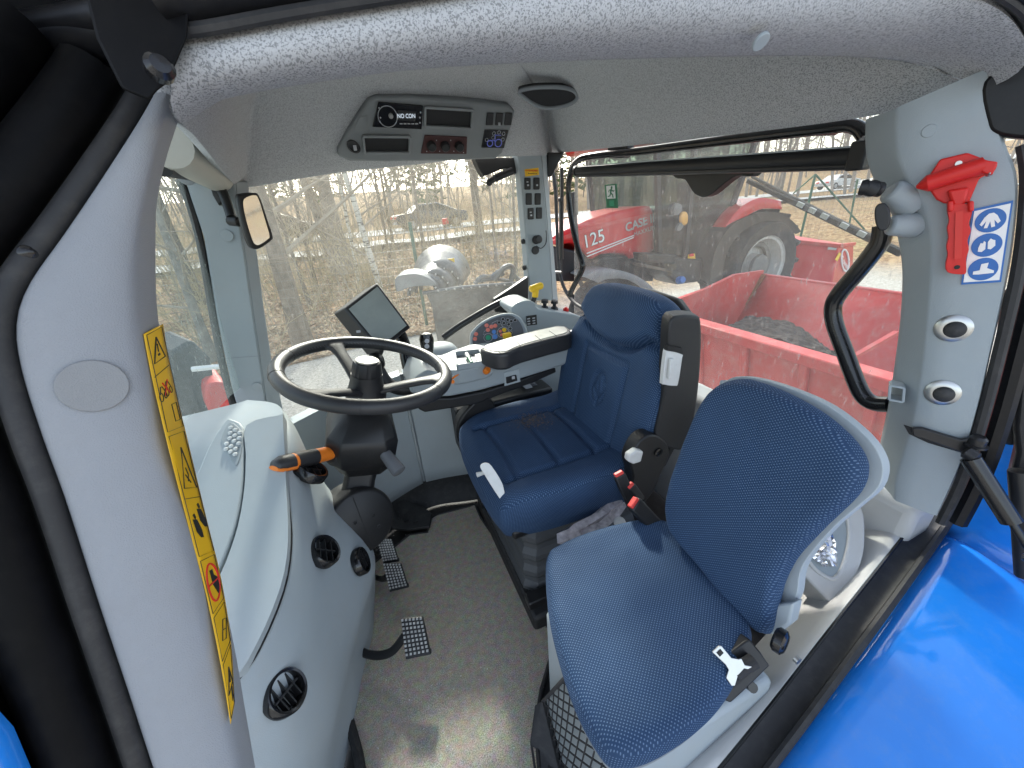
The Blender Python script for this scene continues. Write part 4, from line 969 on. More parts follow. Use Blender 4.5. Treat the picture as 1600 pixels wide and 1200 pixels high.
# vents
def dash_pt(px, py):   # march along the line of sight to the dash profile
    d = ray(px, py)
    near = []
    for r in rows:
        for p in r[3:]:
            v = p-CAM; k = v.dot(_fw); e = (800+CAM_F*v.dot(_R)/k-px)**2+(600+CAM_F*v.dot(_D)/k-py)**2
            near.append((e, k))
    lim = max(225, min(near)[0]*1.5)
    return ak(px, py, min(k for e, k in near if e <= lim))
def vent(px, py, r, n, tilt):
    c = dash_pt(px, py); n = V(n).normalized(); u, q_, n = frame_z(n)
    MB().lathe([(r*1.08,-.012),(r*1.08,.004),(r*1.0,.008),(r*.88,.007),(r*.84,-.004),(r*.80,-.02)], c, n, 36).build('vent_ring', 'black_gloss', db)
    o = MB().disc(c-n*.016, n, r*.84, .003, 30).build('vent_core', 'dark_recess', db)
    s = (V((0,0,1))*math.cos(tilt)+V((0,1,0))*math.sin(tilt)); s = (s-s.dot(n)*n).normalized(); t = n.cross(s)
    for k in (-.45,0,.45):
        h = r*.78*math.sqrt(max(0, 1-k*k*1.1)); MB().bar(c-n*.003+t*k*r-s*h, c-n*.003+t*k*r+s*h, .002, .012, up=n).build('vent_slat', 'black_plastic', o)
    MB().bar(c-n*.002-t*r*.75, c-n*.002+t*r*.75, .003, .008, up=n).build('vent_slat', 'black_plastic', o)
vent(508,860,.032,(.80,-.15,.60),1.2); vent(565,876,.031,(.93,-.1,.25),.5); vent(447,1081,.031,(.74,-.28,.62),.3); vent(486,733,.036,(.7,.1,.7),1)
# black plate painting in the shadow gap and dark footwell beside the near pillar
MB().prism([V((-.335,.42,0)),V((-.335,.42,.50)),V((-.50,.42,.50)),V((-.50,.42,0))], (0,-.02,0)).build('gap_shade_plate', 'dark_recess', db)
gp = MB().tube(spline([az(*p, .02) for p in [(520,1118),(540,1124),(552,1150),(562,1195),(570,1260)]], 5), .011, 8); tag(gp.build('rubber_edge', 'black_rubber'), 'black rubber edging round the foot of the dashboard', 'edging')

# ================================================================= PEDALS
def pedal(px, label, arm):
    t = thing('pedal', label, 'pedal', group=None)
    P_ = [ak(x, y, k) for x, y, k in px]; u = (P_[1]-P_[0]); v = (P_[3]-P_[0]); n = v.cross(u).normalized()
    if n.dot(CAM-P_[0]) < 0: n = -n
    MB().prism(P_, -n*.012).build('pad', 'black_rubber', t, bevel=.003)
    tread = MB(); nu, nv = 6, 9
    for i in range(nu):
        for j in range(nv):
            a = P_[0].lerp(P_[1], (i+.5)/nu).lerp(P_[3].lerp(P_[2], (i+.5)/nu), (j+.5)/nv)
            tread.box(a+n*.0018, (.0052,.0052,.0040), Matrix((u.normalized(), n.cross(u.normalized()), n)).transposed())
    tread.build('tread', 'pedal_stud', t)
    MB().bar(P_[2].lerp(P_[3],0)-n*.010, P_[3]-n*.010, .012, .014, up=n).build('lip', 'black_plastic', t, bevel=.002)
    MB().tube(spline(arm(P_, n), 6), .011, 10, flat=.7).build('arm', 'black_metal', t)
pedal([(626,966,1.02),(660,963,1.02),(672,1019,.985),(633,1027,.985)], 'nearest pedal, a square ribbed clutch pedal on a curved arm', lambda P_, n: [(P_[0]+P_[3])/2-n*.012, ak(612,1018,1.02), ak(585,1024,1.03), ak(558,1014,1.05), ak(530,985,1.08)])
pedal([(598,880,1.22),(626,880,1.22),(637,915,1.19),(608,922,1.19)], 'middle ribbed brake pedal below the steering column', lambda P_, n: [(P_[0]+P_[3])/2-n*.012, ak(596,905,1.25), ak(575,895,1.30), ak(555,870,1.36)])
pedal([(589,842,1.28),(612,842,1.28),(622,874,1.25),(598,878,1.25)], 'far ribbed brake pedal partly hidden by the column', lambda P_, n: [(P_[0]+P_[3])/2-n*.012, ak(588,862,1.32), ak(570,845,1.38)])
ap = thing('pedal', 'long black accelerator pad at the far side of the floor', 'pedal')
aq = [(612,788),(634,785),(660,794),(676,806),(672,826),(640,830),(612,828)]
MB().prism([az(*p, .05 if p[0] < 640 else .02) for p in aq], (0,0,.014)).build('pad', 'black_rubber', ap, bevel=.004)
for x in (620,634,648,662): MB().box(az(x, 806+(x-620)*.12, .052-(x-620)*.0006), (.018,.045,.006)).build('tread', 'black_plastic', ap, bevel=.001)

# ================================================================= RIGHT HAND CONSOLE
ac = thing('armrest_console', 'grey armrest console with joystick, tray and padded arm rest', 'console')
YA = 1.10
body = [(622,600),(640,575),(665,572),(690,580),(706,585),(757,572),(880,548),(884,552),(866,572),(860,575),(780,600),(745,612),(702,620),(664,622),(630,612)]
body = [(650,590),(668,578),(690,584),(706,583),(738,574),(760,566),(800,560),(890,538),(900,560),(880,572),(800,597),(750,611),(705,620),(668,622),(640,614)]
MB().prism([ay(*p, YA) for p in body], (0,.20,0)).build('body', 'grey_plastic', ac, bevel=.010, bseg=4)
low = [(650,622),(705,622),(755,612),(800,598),(868,574),(870,582),(830,600),(795,612),(745,632),(664,645),(654,640)]
MB().prism([ay(*p, YA+.012) for p in low], (0,.18,0)).build('lower_cover', 'black_plastic', ac, bevel=.006)
pad_t = [(756,537),(800,525),(868,509),(888,513),(893,521),(862,528),(814,540),(790,551),(764,550)]
pt = [az(*p, .735) for p in [(757,538),(870,508),(893,520),(860,530),(812,543),(790,552),(765,551)]]
MB().prism(sm(pt,3), (0,0,-.055)).build('armrest_pad', 'black_soft', ac, bevel=.010, bseg=4)
MB().prism(sm([az(*p, .7352) for p in [(762,539),(868,511),(886,519),(858,527),(811,540),(790,549),(768,548)]],3), (0,0,.0015)).build('pad_top_glare', 'dusty_vinyl_glare', ac, bevel=.0006)  # thin sheet carrying the painted glare on the pad
for a, b in (((774,542),(781,550)),((806,533),(815,542)),((836,524),(846,532)),((858,517),(870,525))): MB().bar(az(*a,.7368), az(*b,.7368), .002, .001).build('pad_seam', 'dark_recess', ac)
# front tray and dish
MB().prism(sm(pp([(690,556),(716,548),(756,546),(762,556),(768,566),(720,578),(700,578),(694,570)], 'z', .675),3), (0,0,-.05)).build('tray', 'grey_plastic', ac, bevel=.006, bseg=3)
MB().prism(pp([(712,554),(748,550),(758,566),(716,573)], 'z', .677), (0,0,-.002)).build('tray_recess', 'grey_plastic_dark', ac, bevel=.001)
for (a, b) in (((711,553),(749,549)),((749,549),(759,567)),((715,574),(711,553)),((715,574),(759,567))): MB().bar(az(*a,.684), az(*b,.684), .006, .018).build('tray_wall', 'grey_plastic', ac, bevel=.002)
pn = thing('pen', 'green and white marker pen lying in the console tray', 'pen')
pa_, pb_ = az(729,553,.690), az(737,568,.690)
MB().tube([pa_, pa_.lerp(pb_,.45)], .007, 10).build('cap', 'white_plastic', pn); MB().tube([pa_.lerp(pb_,.45), pb_], .0065, 10).build('barrel', 'sign_green', pn)
nb = MB(); nb.prism(pp([(742,556),(753,553),(760,565),(747,568)], 'z', .684), (0,0,.004)); tag(nb.build('note_pad', 'screen_grey'), 'small pale transparent packet in the console tray', 'packet')
MB().prism(sm([ay(*p, YA-.004) for p in [(700,594),(715,581),(738,575),(762,573),(772,580),(760,588),(735,590),(715,600)]],3), (0,.02,0)).build('quadrant', 'grey_plastic_light', ac, bevel=.003)
MB().tube(spline([ay(*p, YA-.006) for p in [(706,592),(720,583),(740,579),(758,578)]],4), .003, 6).build('orange_arc', 'orange_plastic', ac)
MB().lathe([(.009,0),(.011,.004),(.011,.018),(.008,.022),(0,.022)], ay(758,581,YA-.006), (.3,-.7,.6), 16).build('throttle_knob', 'orange_plastic', ac)
MB().disc(ay(707,596,YA-.004), (0,-1,0), .006, .004, 12).build('red_lamp', 'orange_plastic', ac)
sf = MB().prism([ay(*p, YA-.001) for p in [(787,582),(811,576),(813,596),(788,603)]], (0,-.003,0)).build('switch_frame', 'grey_plastic_light', ac, bevel=.002)
MB().prism([ay(*p, YA-.004) for p in [(790,589),(806,585),(808,594),(791,599)]], (0,-.006,0)).build('rocker', 'black_plastic', sf, bevel=.002)
MB().box(ay(802,590,YA-.011), (.010,.002,.010)).build('rocker_mark', 'icon_grey', sf)
# joystick
js = thing('joystick', 'black multifunction joystick with two grey buttons on the console front', 'joystick')
j0, j1 = ak(672,582,1.30), ak(667,535,1.27)
MB().tube([j0, j0.lerp(j1,.3), j0.lerp(j1,.5), j0.lerp(j1,.7), j0.lerp(j1,.95), j1+ (j1-j0)*.10, j1+(j1-j0)*.28, j1+(j1-j0)*.32], [.014,.013,.016,.019,.024,.025,.020,.010], 16, flat=.85).build('grip', 'black_gloss', js)
for y in (533,541): MB().disc(ak(667,y,1.238), -ray(667,y), .0075, .004, 16).build('thumb_button', 'icon_grey', js)
MB().lathe([(.052,0),(.050,.012),(.038,.022),(.02,.026)], ak(690,575,1.32), (0,-.1,1), 28).build('base', 'grey_plastic_light', js)
MB().tube([ak(672,584,1.31), ak(706,572,1.33)], [.022,.026], 14).build('base', 'grey_plastic_light', js)
j2 = MB(); j2.tube([ak(640,590,1.33), ak(634,560,1.33), ak(632,540,1.33), ak(626,523,1.33), ak(622,517,1.33)], [.020,.021,.024,.022,.010], 14, flat=.7)
tag(j2.build('control_lever', 'black_gloss'), 'flat black control lever beside the joystick', 'lever')
dome = MB().lathe([(.07,0),(.066,.025),(.052,.045),(.03,.056),(0,.06)], ak(690,560,1.42), (0,-.1,1), 28); tag(dome.build('joystick_mount', 'grey_plastic_light'), 'rounded grey mount behind the joystick', 'mount')
# indicator button pod
ip = thing('button_pod', 'kidney-shaped dark button pod with red, green and yellow buttons', 'control panel')
IN = V((-.30,-.70,.62)).normalized(); IP0 = ay(780,518,1.30)
def ai(px, py, l=0): return apl(px, py, IP0, IN)+IN*l
ppx = [(734,524),(738,515),(752,502),(775,491),(797,488),(812,494),(820,506),(824,520),(820,536),(770,548),(745,552),(735,545)]
MB().prism([ai(*p) for p in sm(ppx,4)], -IN*.05).build('housing', 'grey_plastic', ip, bevel=.008, bseg=4)
ppy = [(739,527),(744,517),(756,506),(776,496),(796,493),(808,499),(815,509),(818,520),(814,532),(770,543),(748,546),(740,540)]
MB().prism([ai(*p, .001) for p in sm(ppy,4)], IN*.0015).build('face', 'pod_grey', ip)
def bt(px, py, r, m, name='button', h=.0015): return MB().lathe([(r,0),(r,h),(r*.8,h+.001),(0,h+.001)], ai(px, py, .0025), IN, 18).build(name, m, ip)
for x, y in ((744,522.5),(742.5,530),(760.5,509),(762.5,516),(768,511),(774,509.5)): bt(x, y, .0078, 'coral_button')
bt(745.5,536,.008,'pod_grey'); bt(754.5,514.5,.008,'pod_grey')
for x, y in ((780,504.5),(786,499.5),(787.5,505.5),(793.5,500.5),(795,507.5),(799,502.5),(805,501),(797.5,514),(798,520.5)):
    b_ = bt(x, y, .0058, 'sticker_black'); MB().ring(ai(x, y, .0045), IN, .0062, .0007, 16, 5).build('button_ring', 'icon_grey', b_)
bt(763,528,.010,'icon_green'); MB().ring(ai(763,528,.004), IN, .016, .001, 24, 5).build('button_ring', 'icon_grey', ip)
bt(772,519,.008,'icon_blue'); bt(773.5,526.5,.010,'icon_blue')
MB().ring(ai(786,520,.004), IN, .021, .001, 28, 5).build('button_ring', 'icon_grey', ip)
bt(782,518,.006,'coral_button'); bt(784,524,.006,'coral_button'); bt(788,516,.008,'yellow_plastic')
MB().box(ai(792.5,526,.012), (.030,.018,.020)).build('yellow_switch', 'yellow_plastic', ip, bevel=.003)
for pth in ([(769,508),(769,505),(778,501)],[(762,522),(755,523),(757,518),(762,516)],[(768,524),(778,522)],[(783,507),(786,511)]): MB().tube([ai(*p, .003) for p in pth], .0009, 5).build('guide_line', 'icon_grey', ip)
# rear lever block
lb2 = thing('lever_block', 'grey lever block with yellow handled lever behind the button pod', 'control panel')
blk = [(799,487),(804,477),(815,471),(829,470),(838,475),(842,483),(900,492),(912,500),(908,512),(880,518),(830,524),(822,508)]
MB().prism([ay(*p, 1.40) for p in sm(blk,2)], (0,.14,0)).build('housing', 'grey_plastic', lb2, bevel=.012, bseg=4)
MB().tube([ay(829,480,1.44), ay(836,462,1.44)], [.012,.010], 10).build('lever', 'black_plastic', lb2)
MB().tube([ay(828,453,1.44), ay(830,452,1.44), ay(846,446,1.44), ay(848,445.5,1.44)], [.010,.015,.014,.009], 12).build('yellow_handle', 'yellow_plastic', lb2)
MB().tube([ay(836,464,1.44), ay(837,452,1.44)], [.013,.014], 12).build('yellow_handle', 'yellow_plastic', lb2)
MB().prism([ay(*p, 1.398) for p in [(822,494),(838,491.5),(839,507),(823,509)]], (0,-.002,0)).build('lever_label', 'sticker_black', lb2)
for x, y in ((826,498),(834,497)): 
    for k in range(3): MB().box(ay(x+k*.2, y+k*4, 1.3945), (.012,.001,.005)).build('label_mark', 'icon_grey', lb2)
for x, y, m in ((851,477,'black_plastic'),(866,478,'black_plastic')):
    MB().lathe([(.018,0),(.014,.012),(.008,.016),(.008,.026),(.016,.030),(.014,.042),(0,.044)], ay(x, y+6, 1.47), (0,-.1,1), 16).build('knob', m, lb2)
MB().lathe([(.012,0),(.012,.012),(.007,.014),(.007,.018),(0,.019)], ay(884,486,1.47), (0,-.2,1), 14).build('red_knob', 'red_plastic', lb2)
MB().tube([ay(916,489,1.5), ay(928,484,1.5)], .02, 12).build('rear_knob', 'black_plastic', lb2)
# black handrail across the lower side window
hr = thing('side_handrail', 'black handrail slanting across the lower right window', 'handrail')
MB().tube(spline(pp([(692,528),(720,508),(760,484),(790,469),(800,466)], 'y', 1.55), 4), .014, 12).build('tube', 'black_metal', hr)
MB().prism(pp([(772,468),(800,450),(826,432),(826,470),(812,486),(798,490),(774,488)], 'y', 1.60), (0,.03,0)).build('end_cover', 'black_plastic', hr, bevel=.005)
# ---- touchscreen monitor on bracket
mn = thing('touchscreen_monitor', 'tilted touchscreen monitor with black housing above the steering wheel', 'monitor')
sq4 = [ak(545,483,1.22), ak(590,448,1.26), ak(636,510,1.22), ak(594,542,1.18)]
u = (sq4[1]-sq4[0]).normalized(); v = (sq4[3]-sq4[0]).normalized(); n_ = u.cross(v).normalized()
if n_.dot(CAM-sq4[0]) < 0: n_ = -n_
cc = sum(sq4, V())/4
P_ = [cc+(p-cc)*1.0 for p in sq4]; P_ = [p - n_*((p-cc).dot(n_)) for p in P_]
MB().prism([cc+(p-cc)*1.16 for p in P_], (ak(530,500,1.30)-ak(548,492,1.24))*1.0).build('housing', 'black_plastic', mn, bevel=.006, bseg=3)
MB().prism([cc+(p-cc)*1.0+n_*.001 for p in P_], n_*.001).build('screen', 'screen_grey', mn)
MB().box(ak(560,518,1.19), (.012,.006,.006)).build('latch', 'icon_grey', mn)
MB().tube(spline([cc-n_*.04+v*.03, ak(585,560,1.24), ak(590,575,1.23), ak(605,598,1.24), ak(625,608,1.25), ak(650,606,1.27)], 6), [.020]*31, 12).build('bracket', 'black_plastic', mn)
MB().lathe([(.022,-.02),(.026,-.012),(.026,.012),(.022,.02)], ak(588,566,1.22), (0,1,.2), 18).build('swivel', 'black_plastic', mn)
# small black arm and lamp box outside low by the front pillar
wb = thing('outside_lamp', 'black box lamp on a thin arm low outside the side window', 'lamp')
MB().prism([ay(*p, 1.80) for p in [(452,673),(492,655),(498,665),(500,690),(468,705),(456,690)]], (0,.10,0)).build('housing', 'black_plastic', wb, bevel=.006)
MB().tube([ay(492,668,1.85), ay(530,652,1.85)], .012, 8).build('arm', 'black_metal', wb)
MB().tube([ay(462,690,1.79), ay(470,702,1.79)], .01, 8).build('bolt', 'steel', wb)

# ================================================================= DRIVER SEAT
ds_ = thing('driver_seat', 'blue fabric driver seat with embossed leaf emblem and grey side shell', 'seat')
# cushion: local x = towards rear, y = right; origin at its centre on the seat pan
SO = V((.435,.935,.42))
def dcush(x, y):
    h = .040
    h += .020*max(0, (abs(y)-.13)/.11)**1.5                     # side bolsters
    h -= .030*max(0, (-.14-x)/.10)**2                           # waterfall front edge
    h += .012*max(0, (x-.10)/.15)
    side = .150-.02*(x+.2)
    h += groove(abs(abs(y)-side), .009, .011) if -.19 < x < .24 else 0
    if abs(y) < side:
        for x0 in (-.145,-.015,.105): h += groove(x-x0+ .35*(y*y) , .008, .010)
    return h
oc_ = [(-.235,-.18),(-.245,0),(-.235,.18),(-.20,.225),(-.05,.25),(.12,.245),(.23,.225),(.25,0),(.23,-.225),(.12,-.245),(-.05,-.25),(-.20,-.225)]
cu = pillow(oc_, SO, (1,0,0), (0,1,0), (0,0,1), dcush, .095, rings=44, seg=170, edge=.028, edge_in=.05).build('cushion', 'seat_fabric', ds_, smooth=70)
# near front thigh bolster drooping lower
def zero(x, y): return .02
# stain of dirt on the cushion
mb = MB(); rnd = random.Random(5)
for i in range(900):
    px, py = rnd.gauss(832,15), rnd.gauss(655,7); p = az(px, py, .474)
    r = rnd.uniform(.0010,.0045)*(1 if rnd.random() < .3 else .6); p = p+V((0,0,-.003))
    a = [p+V((rnd.uniform(-1,1), rnd.uniform(-1,1), rnd.uniform(0,.5)))*r for _ in range(4)]
    mb.add(a, [(0,1,2),(0,2,3),(0,3,1),(1,3,2)])
tag(mb.build('soil_crumbs', 'dirt_brown', smooth=0), 'patch of dark soil crumbs on the driver seat cushion', 'dirt', kind='stuff')
# backrest
BT = rad(12); BW = V((math.sin(BT),0,math.cos(BT))); BN = V((-math.cos(BT),0,math.sin(BT)))
BO = V((.665,.905,.645))
emb_c = (.0,-.055)
leaf = [[(.0,-.095),(-.022,-.06),(-.014,-.02)],[(.0,-.095),(.024,-.05),(.016,-.018)],[(.0,-.092),(.002,-.045)]]
def dback(x, y):      # x across (right +), y up
    h = .045 + .018*max(0, (abs(x)-.12)/.12)**1.6
    e = abs(math.hypot(x/.034, (y-emb_c[1])/.050)-1)*.04
    h += groove(e, .0045, .008)
    for l in leaf: h += groove(seg_dist(x, y, l), .005, .007)
    inset = [(-.105,-.22),(-.105,.055),(.105,.055),(.105,-.22)]
    if y < .075: h += groove(seg_dist(x, y, inset), .008, .010)
    # head pillow boundary: a U-shaped deep seam
    yu = .085+.05*min(1, (abs(x)/.15)**2.5)
    if abs(x) < .19: h += groove(y-yu, .011, .030)
    if y > yu: h += .014*min(1, (y-yu)/.03)
    return h
ob = [(-.215,-.225),(-.10,-.245),(.10,-.245),(.215,-.225),(.238,-.10),(.236,.03),(.192,.13),(.160,.215),(.11,.245),(0,.252),(-.11,.245),(-.160,.215),(-.192,.13),(-.236,.03),(-.238,-.10)]
pillow(ob, BO, (0,1,0), BW, BN, dback, .055, rings=46, seg=180, edge=.035, edge_in=.055).build('backrest', 'seat_fabric', ds_, smooth=70)
# hard back shell with near side wing (fire of the folded arm rest)
shell = [(1046,505),(1060,494),(1088,494),(1096,504),(1096,560),(1088,640),(1072,700),(1040,700),(1022,690),(1036,620),(1042,560)]
MB().prism([ay(*p, .655) for p in sm(shell,3)], (.02,.05,0)).build('side_shell', 'shell_black', ds_, bevel=.010, bseg=4)
MB().prism([BO+V((0,1,0))*x+BW*y-BN*.055 for x, y in ob], -BN*.035).build('back_shell', 'shell_black', ds_, bevel=.012, bseg=3)
bg_ = thing('belt_guide', 'pale plastic handle on the side of the driver seat shell', 'handle')
MB().prism([ay(*p, .648) for p in sm([(1041,551),(1046,548),(1066,554),(1066,560),(1060,598),(1055,603),(1038,601),(1036,596)],3)], (0,.012,0)).build('frame', 'white_plastic', bg_, bevel=.003)
MB().bar(ay(1049,560,.642), ay(1046,592,.642), .010, .008, up=(0,-1,0)).build('bar', 'white_plastic', bg_, bevel=.002)
MB().prism([ay(*p, .647) for p in [(1044,540),(1066,544),(1067,552),(1042,548)]], (0,.01,0)).build('slot', 'dark_recess', bg_)
# recliner hinge
rc_ = [(1000,690),(1020,680),(1040,690),(1046,710),(1036,735),(1020,770),(1000,790),(985,775),(990,745),(985,720)]
MB().prism([ay(*p, .645) for p in sm(rc_,3)], (0,.04,0)).build('recliner', 'black_plastic', ds_, bevel=.004)
MB().lathe([(.012,0),(.012,.004),(.007,.005),(.006,.002)], ay(1028,706,.644), (0,-1,0), 18).build('pivot', 'black_gloss', ds_)
MB().prism([ay(*p, .632) for p in [(984,712),(996,704),(1006,706),(1002,722),(990,726),(982,722)]], (0,.02,0)).build('recline_lever', 'white_plastic', ds_, bevel=.004)
# front slide bar and tilt handle (white)
MB().prism([ak(*p, 1.0) for p in sm([(750,728),(758,723),(768,728),(786,758),(788,784),(780,778),(757,742)],3)], ray(765,750)*.03).build('tilt_handle', 'white_plastic', ds_, bevel=.005, bseg=3)
MB().tube([ak(758,738,1.07), ak(745,742,1.07)], [.005,.007], 10).build('adjust_knob', 'white_plastic', ds_)
# folded right armrest bracket
arm = [(716,690),(714,668),(722,650),(740,630),(752,622),(768,624),(774,640),(760,660),(744,684),(726,694)]
MB().prism([ay(*p, 1.17) for p in sm(arm,3)], (0,.05,0)).build('right_armrest', 'black_plastic', ds_, bevel=.008, bseg=3)
# suspension: pan, bellows, base
MB().box((.45,.93,.335), (.44,.44,.03)).build('seat_pan', 'black_plastic', ds_, bevel=.008)
mb = MB(); rings = []
for k in range(17):
    z = .06+.26*k/16; f = 1+(.04 if k % 4 in (0,1) else 0) - .06*k/16
    rings.append([V((.47+.20*f*a, .93+.20*f*b, z)) for a, b in ((-1,-.85),(-.85,-1),(.85,-1),(1,-.85),(1,.85),(.85,1),(-.85,1),(-1,.85))])
mb.loft(rings, True, True).build('bellows', 'bellows_grey', ds_, smooth=25)
MB().box((.50,.93,.035), (.50,.56,.06)).build('base_plinth', 'black_rubber', ds_, bevel=.01)
for yv in (.70,1.16): MB().box((.48,yv,.075), (.46,.04,.03)).build('slide_rail', 'black_metal', ds_, bevel=.004)
# belt buckles
def buckle(a, b, w, label, btn=True):
    t = thing('belt_buckle', label, 'buckle'); a, b = V(a), V(b)
    MB().bar(a, b, w, w*.55, up=(-.3,-.5,.8)).build('body', 'black_plastic', t, bevel=.005, bseg=3)
    d = (b-a).normalized(); MB().bar(b-d*.004, b+d*.006, w*.75, w*.42, up=(-.3,-.5,.8)).build('release_button', 'red_button', t, bevel=.002)
    MB().tube([a, a-d*.05+V((0,0,-.02))], .008, 8).build('stem', 'strap', t)
    return t
buckle(ak(990,792,.955), ak(967,741,.935), .030, 'black belt buckle with red button standing beside the recliner')
buckle(ak(1002,782,.955), ak(985,759,.94), .024, 'lower red belt buckle tucked beside the driver cushion')
buckle(ak(1024,822,.90), ak(990,786,.875), .036, 'larger belt buckle with red button next to the passenger cushion')
bag = MB(); rnd = random.Random(9); rings = []
for k, (px, py) in enumerate([(1000,700),(985,745),(972,775),(958,795),(935,815),(905,830),(890,838)]):
    c = az(px, py, .33); rings.append([c+V((rnd.uniform(-.02,.02)+.02*math.cos(a), rnd.uniform(-.01,.01)+.012*math.sin(a), .02*math.sin(a)+rnd.uniform(-.008,.008))) for a in [2*math.pi*j/8 for j in range(8)]])
tag(bag.loft(rings, True, True).build('plastic_bag', 'plastic_bag', smooth=25), 'crumpled clear plastic bag between the two seats', 'bag')
kn = MB().lathe([(.014,0),(.016,.01),(.012,.016),(0,.017)], az(968,818,.33), (-.3,-.4,1), 16); tag(kn.build('adjuster', 'white_plastic'), 'pale round height adjuster between the two seats', 'adjuster')
ft = thing('loose_fittings', 'loose dark brackets and cable fittings behind the armrest console', 'bracket')
rnd = random.Random(12)
MB().prism([ay(*p, 1.28) for p in [(820,596),(838,600),(850,608),(852,622),(836,630),(822,626),(828,612),(816,604)]], (0,.03,0)).build('bracket', 'pod_grey', ft, bevel=.002)
MB().prism([ay(*p, 1.27) for p in [(812,598),(820,594),(830,602),(838,612),(832,616),(822,608)]], (0,.01,0)).build('clip', 'icon_grey', ft, bevel=.001)
for k in range(5):
    x = 780+k*18; MB().tube(spline([ay(x,612-k,1.32), ay(x+14,616+rnd.uniform(-5,5),1.30), ay(x+30,614+rnd.uniform(-6,6),1.31)],4), .006, 6).build('cable', 'black_rubber', ft)
MB().box((.42,1.28,.36), (.40,.10,.20)).build('box', 'black_plastic', ft, bevel=.01)

# ================================================================= PASSENGER SEAT
ps = thing('passenger_seat', 'small blue fabric passenger seat with grey plastic back shell', 'seat')
PZ = .40
cpx = [(856,866),(872,850),(910,833),(960,817),(1010,808),(1048,815),(1085,858),(1130,915),(1172,968),(1165,1010),(1135,1070),(1090,1120),(1030,1160),(985,1176),(955,1174),(928,1140),(900,1085),(875,1010),(860,940)]
c3 = [az(*p, PZ+.04) for p in cpx]; cc = sum(c3, V())/len(c3)
from mathutils import noise as mn_noise
def ripple(x, y, s=0): return .0035*mn_noise.noise(V((x*9+s, y*9, s)))+.0012*mn_noise.noise(V((x*26, y*26, s+3)))
def pcush(x, y): return .045+.006*math.cos(min(1.5, math.hypot(x, y)/.2))+ripple(x, y)
pillow([(p.x-cc.x, p.y-cc.y) for p in c3], V((cc.x, cc.y, PZ)), (1,0,0), (0,1,0), (0,0,1), pcush, .012, rings=40, seg=160, edge=.020, edge_in=.028, tuck=.004).build('cushion', 'seat_fabric', ps, smooth=70)
MB().prism([V((p.x+(cc.x-p.x)*.01, p.y+(cc.y-p.y)*.01, PZ-.012)) for p in sm(c3,4)], (0,0,-.012)).build('cushion_pan', 'grey_plastic_dark', ps, bevel=.003)
PT = rad(13); PN = V((-math.cos(PT),-.06,math.sin(PT))).normalized(); PU = V((0,0,1)).cross(PN).normalized(); PW = PN.cross(PU).normalized()
if PW.z < 0: PW = -PW
PP0 = V((.535,.36,.60))
bpx = [(1046,836),(1036,800),(1040,765),(1058,710),(1080,655),(1098,622),(1116,605),(1150,597),(1200,612),(1262,645),(1308,683),(1332,716),(1337,742),(1330,766),(1313,788),(1272,826),(1233,868),(1212,908),(1201,948),(1190,992),(1162,976),(1122,930),(1084,882)]
b3 = [apl(*p, PP0, PN) for p in bpx]; bc = sum(b3, V())/len(b3)
def pback(x, y): return .030+.008*math.cos(min(1.5, math.hypot(x, y)/.18))+ripple(x, y, 7)
pillow([((p-bc).dot(PU), (p-bc).dot(PW)) for p in b3], bc-PN*.030, PU, PW, PN, pback, .010, rings=40, seg=170, edge=.015, edge_in=.020, tuck=.003).build('backrest', 'seat_fabric', ps, smooth=70)
shp = [(1120,618),(1130,598),(1160,588),(1220,602),(1294,634),(1354,682),(1377,718),(1379,745),(1368,768),(1338,794),(1304,823),(1265,868),(1250,896),(1242,938),(1206,980),(1190,985),(1150,960),(1080,860)]
MB().prism([apl(*p, PP0-PN*.046, PN) for p in sm(shp,4)], -PN*.022).build('back_shell', 'grey_plastic_light', ps, bevel=.008, bseg=4)
MB().prism([apl(*p, PP0-PN*.025, PN) for p in [(1205,945),(1240,942),(1233,975),(1212,992),(1190,990)]], -PN*.03).build('shell_foot', 'grey_plastic_light', ps, bevel=.004)
MB().lathe([(.016,0),(.020,.004),(.020,.014),(.014,.018),(.006,.019)], apl(1194,970,PP0,PN)+V((-.01,-.025,0)), (.3,-1,.1), 18).build('fold_hinge', 'black_gloss', ps)
MB().disc(apl(1200,980,PP0,PN)+V((-.006,-.05,0)), (0,-1,0), .006, .006, 12).build('bolt', 'steel', ps)
# lap belt retractor with tongue
br = thing('belt_retractor', 'black lap belt retractor beside the passenger cushion', 'seat belt')
RP0 = ak(1155,1055,.62); RN = V((-.25,-.75,.62)).normalized()
def ar(px, py, l=0): return apl(px, py, RP0, RN)+RN*l
MB().prism([ar(*p) for p in sm([(1108,1050),(1116,1040),(1165,1002),(1176,1004),(1200,1036),(1198,1046),(1150,1092),(1140,1098),(1128,1088)],2)], -RN*.05).build('housing', 'black_plastic', br, bevel=.006, bseg=3)
MB().prism([ar(*p, .001) for p in [(1136,1056),(1168,1034),(1178,1046),(1146,1074)]], RN*.001).build('slot', 'dark_recess', br)
MB().tube([ar(1140,1046,.010), ar(1172,1028,.010)], .013, 12, flat=.8).build('webbing_roll', 'strap', br)
MB().prism([ar(*p, .014) for p in [(1134,1045),(1142,1052),(1172,1030),(1166,1022),(1150,1030)]], -RN*.010).build('webbing', 'strap', br, bevel=.001)
MB().tube([ar(1110,1064,-.03), ar(1140,1098,-.03)], .006, 8).build('mount_bolt', 'black_rubber', br)
MB().disc(ar(1178,1076,-.012), RN, .008, .010, 14).build('bolt', 'black_metal', br)
tg = thing('belt_tongue', 'bare metal belt tongue resting on the passenger cushion edge', 'belt tongue')
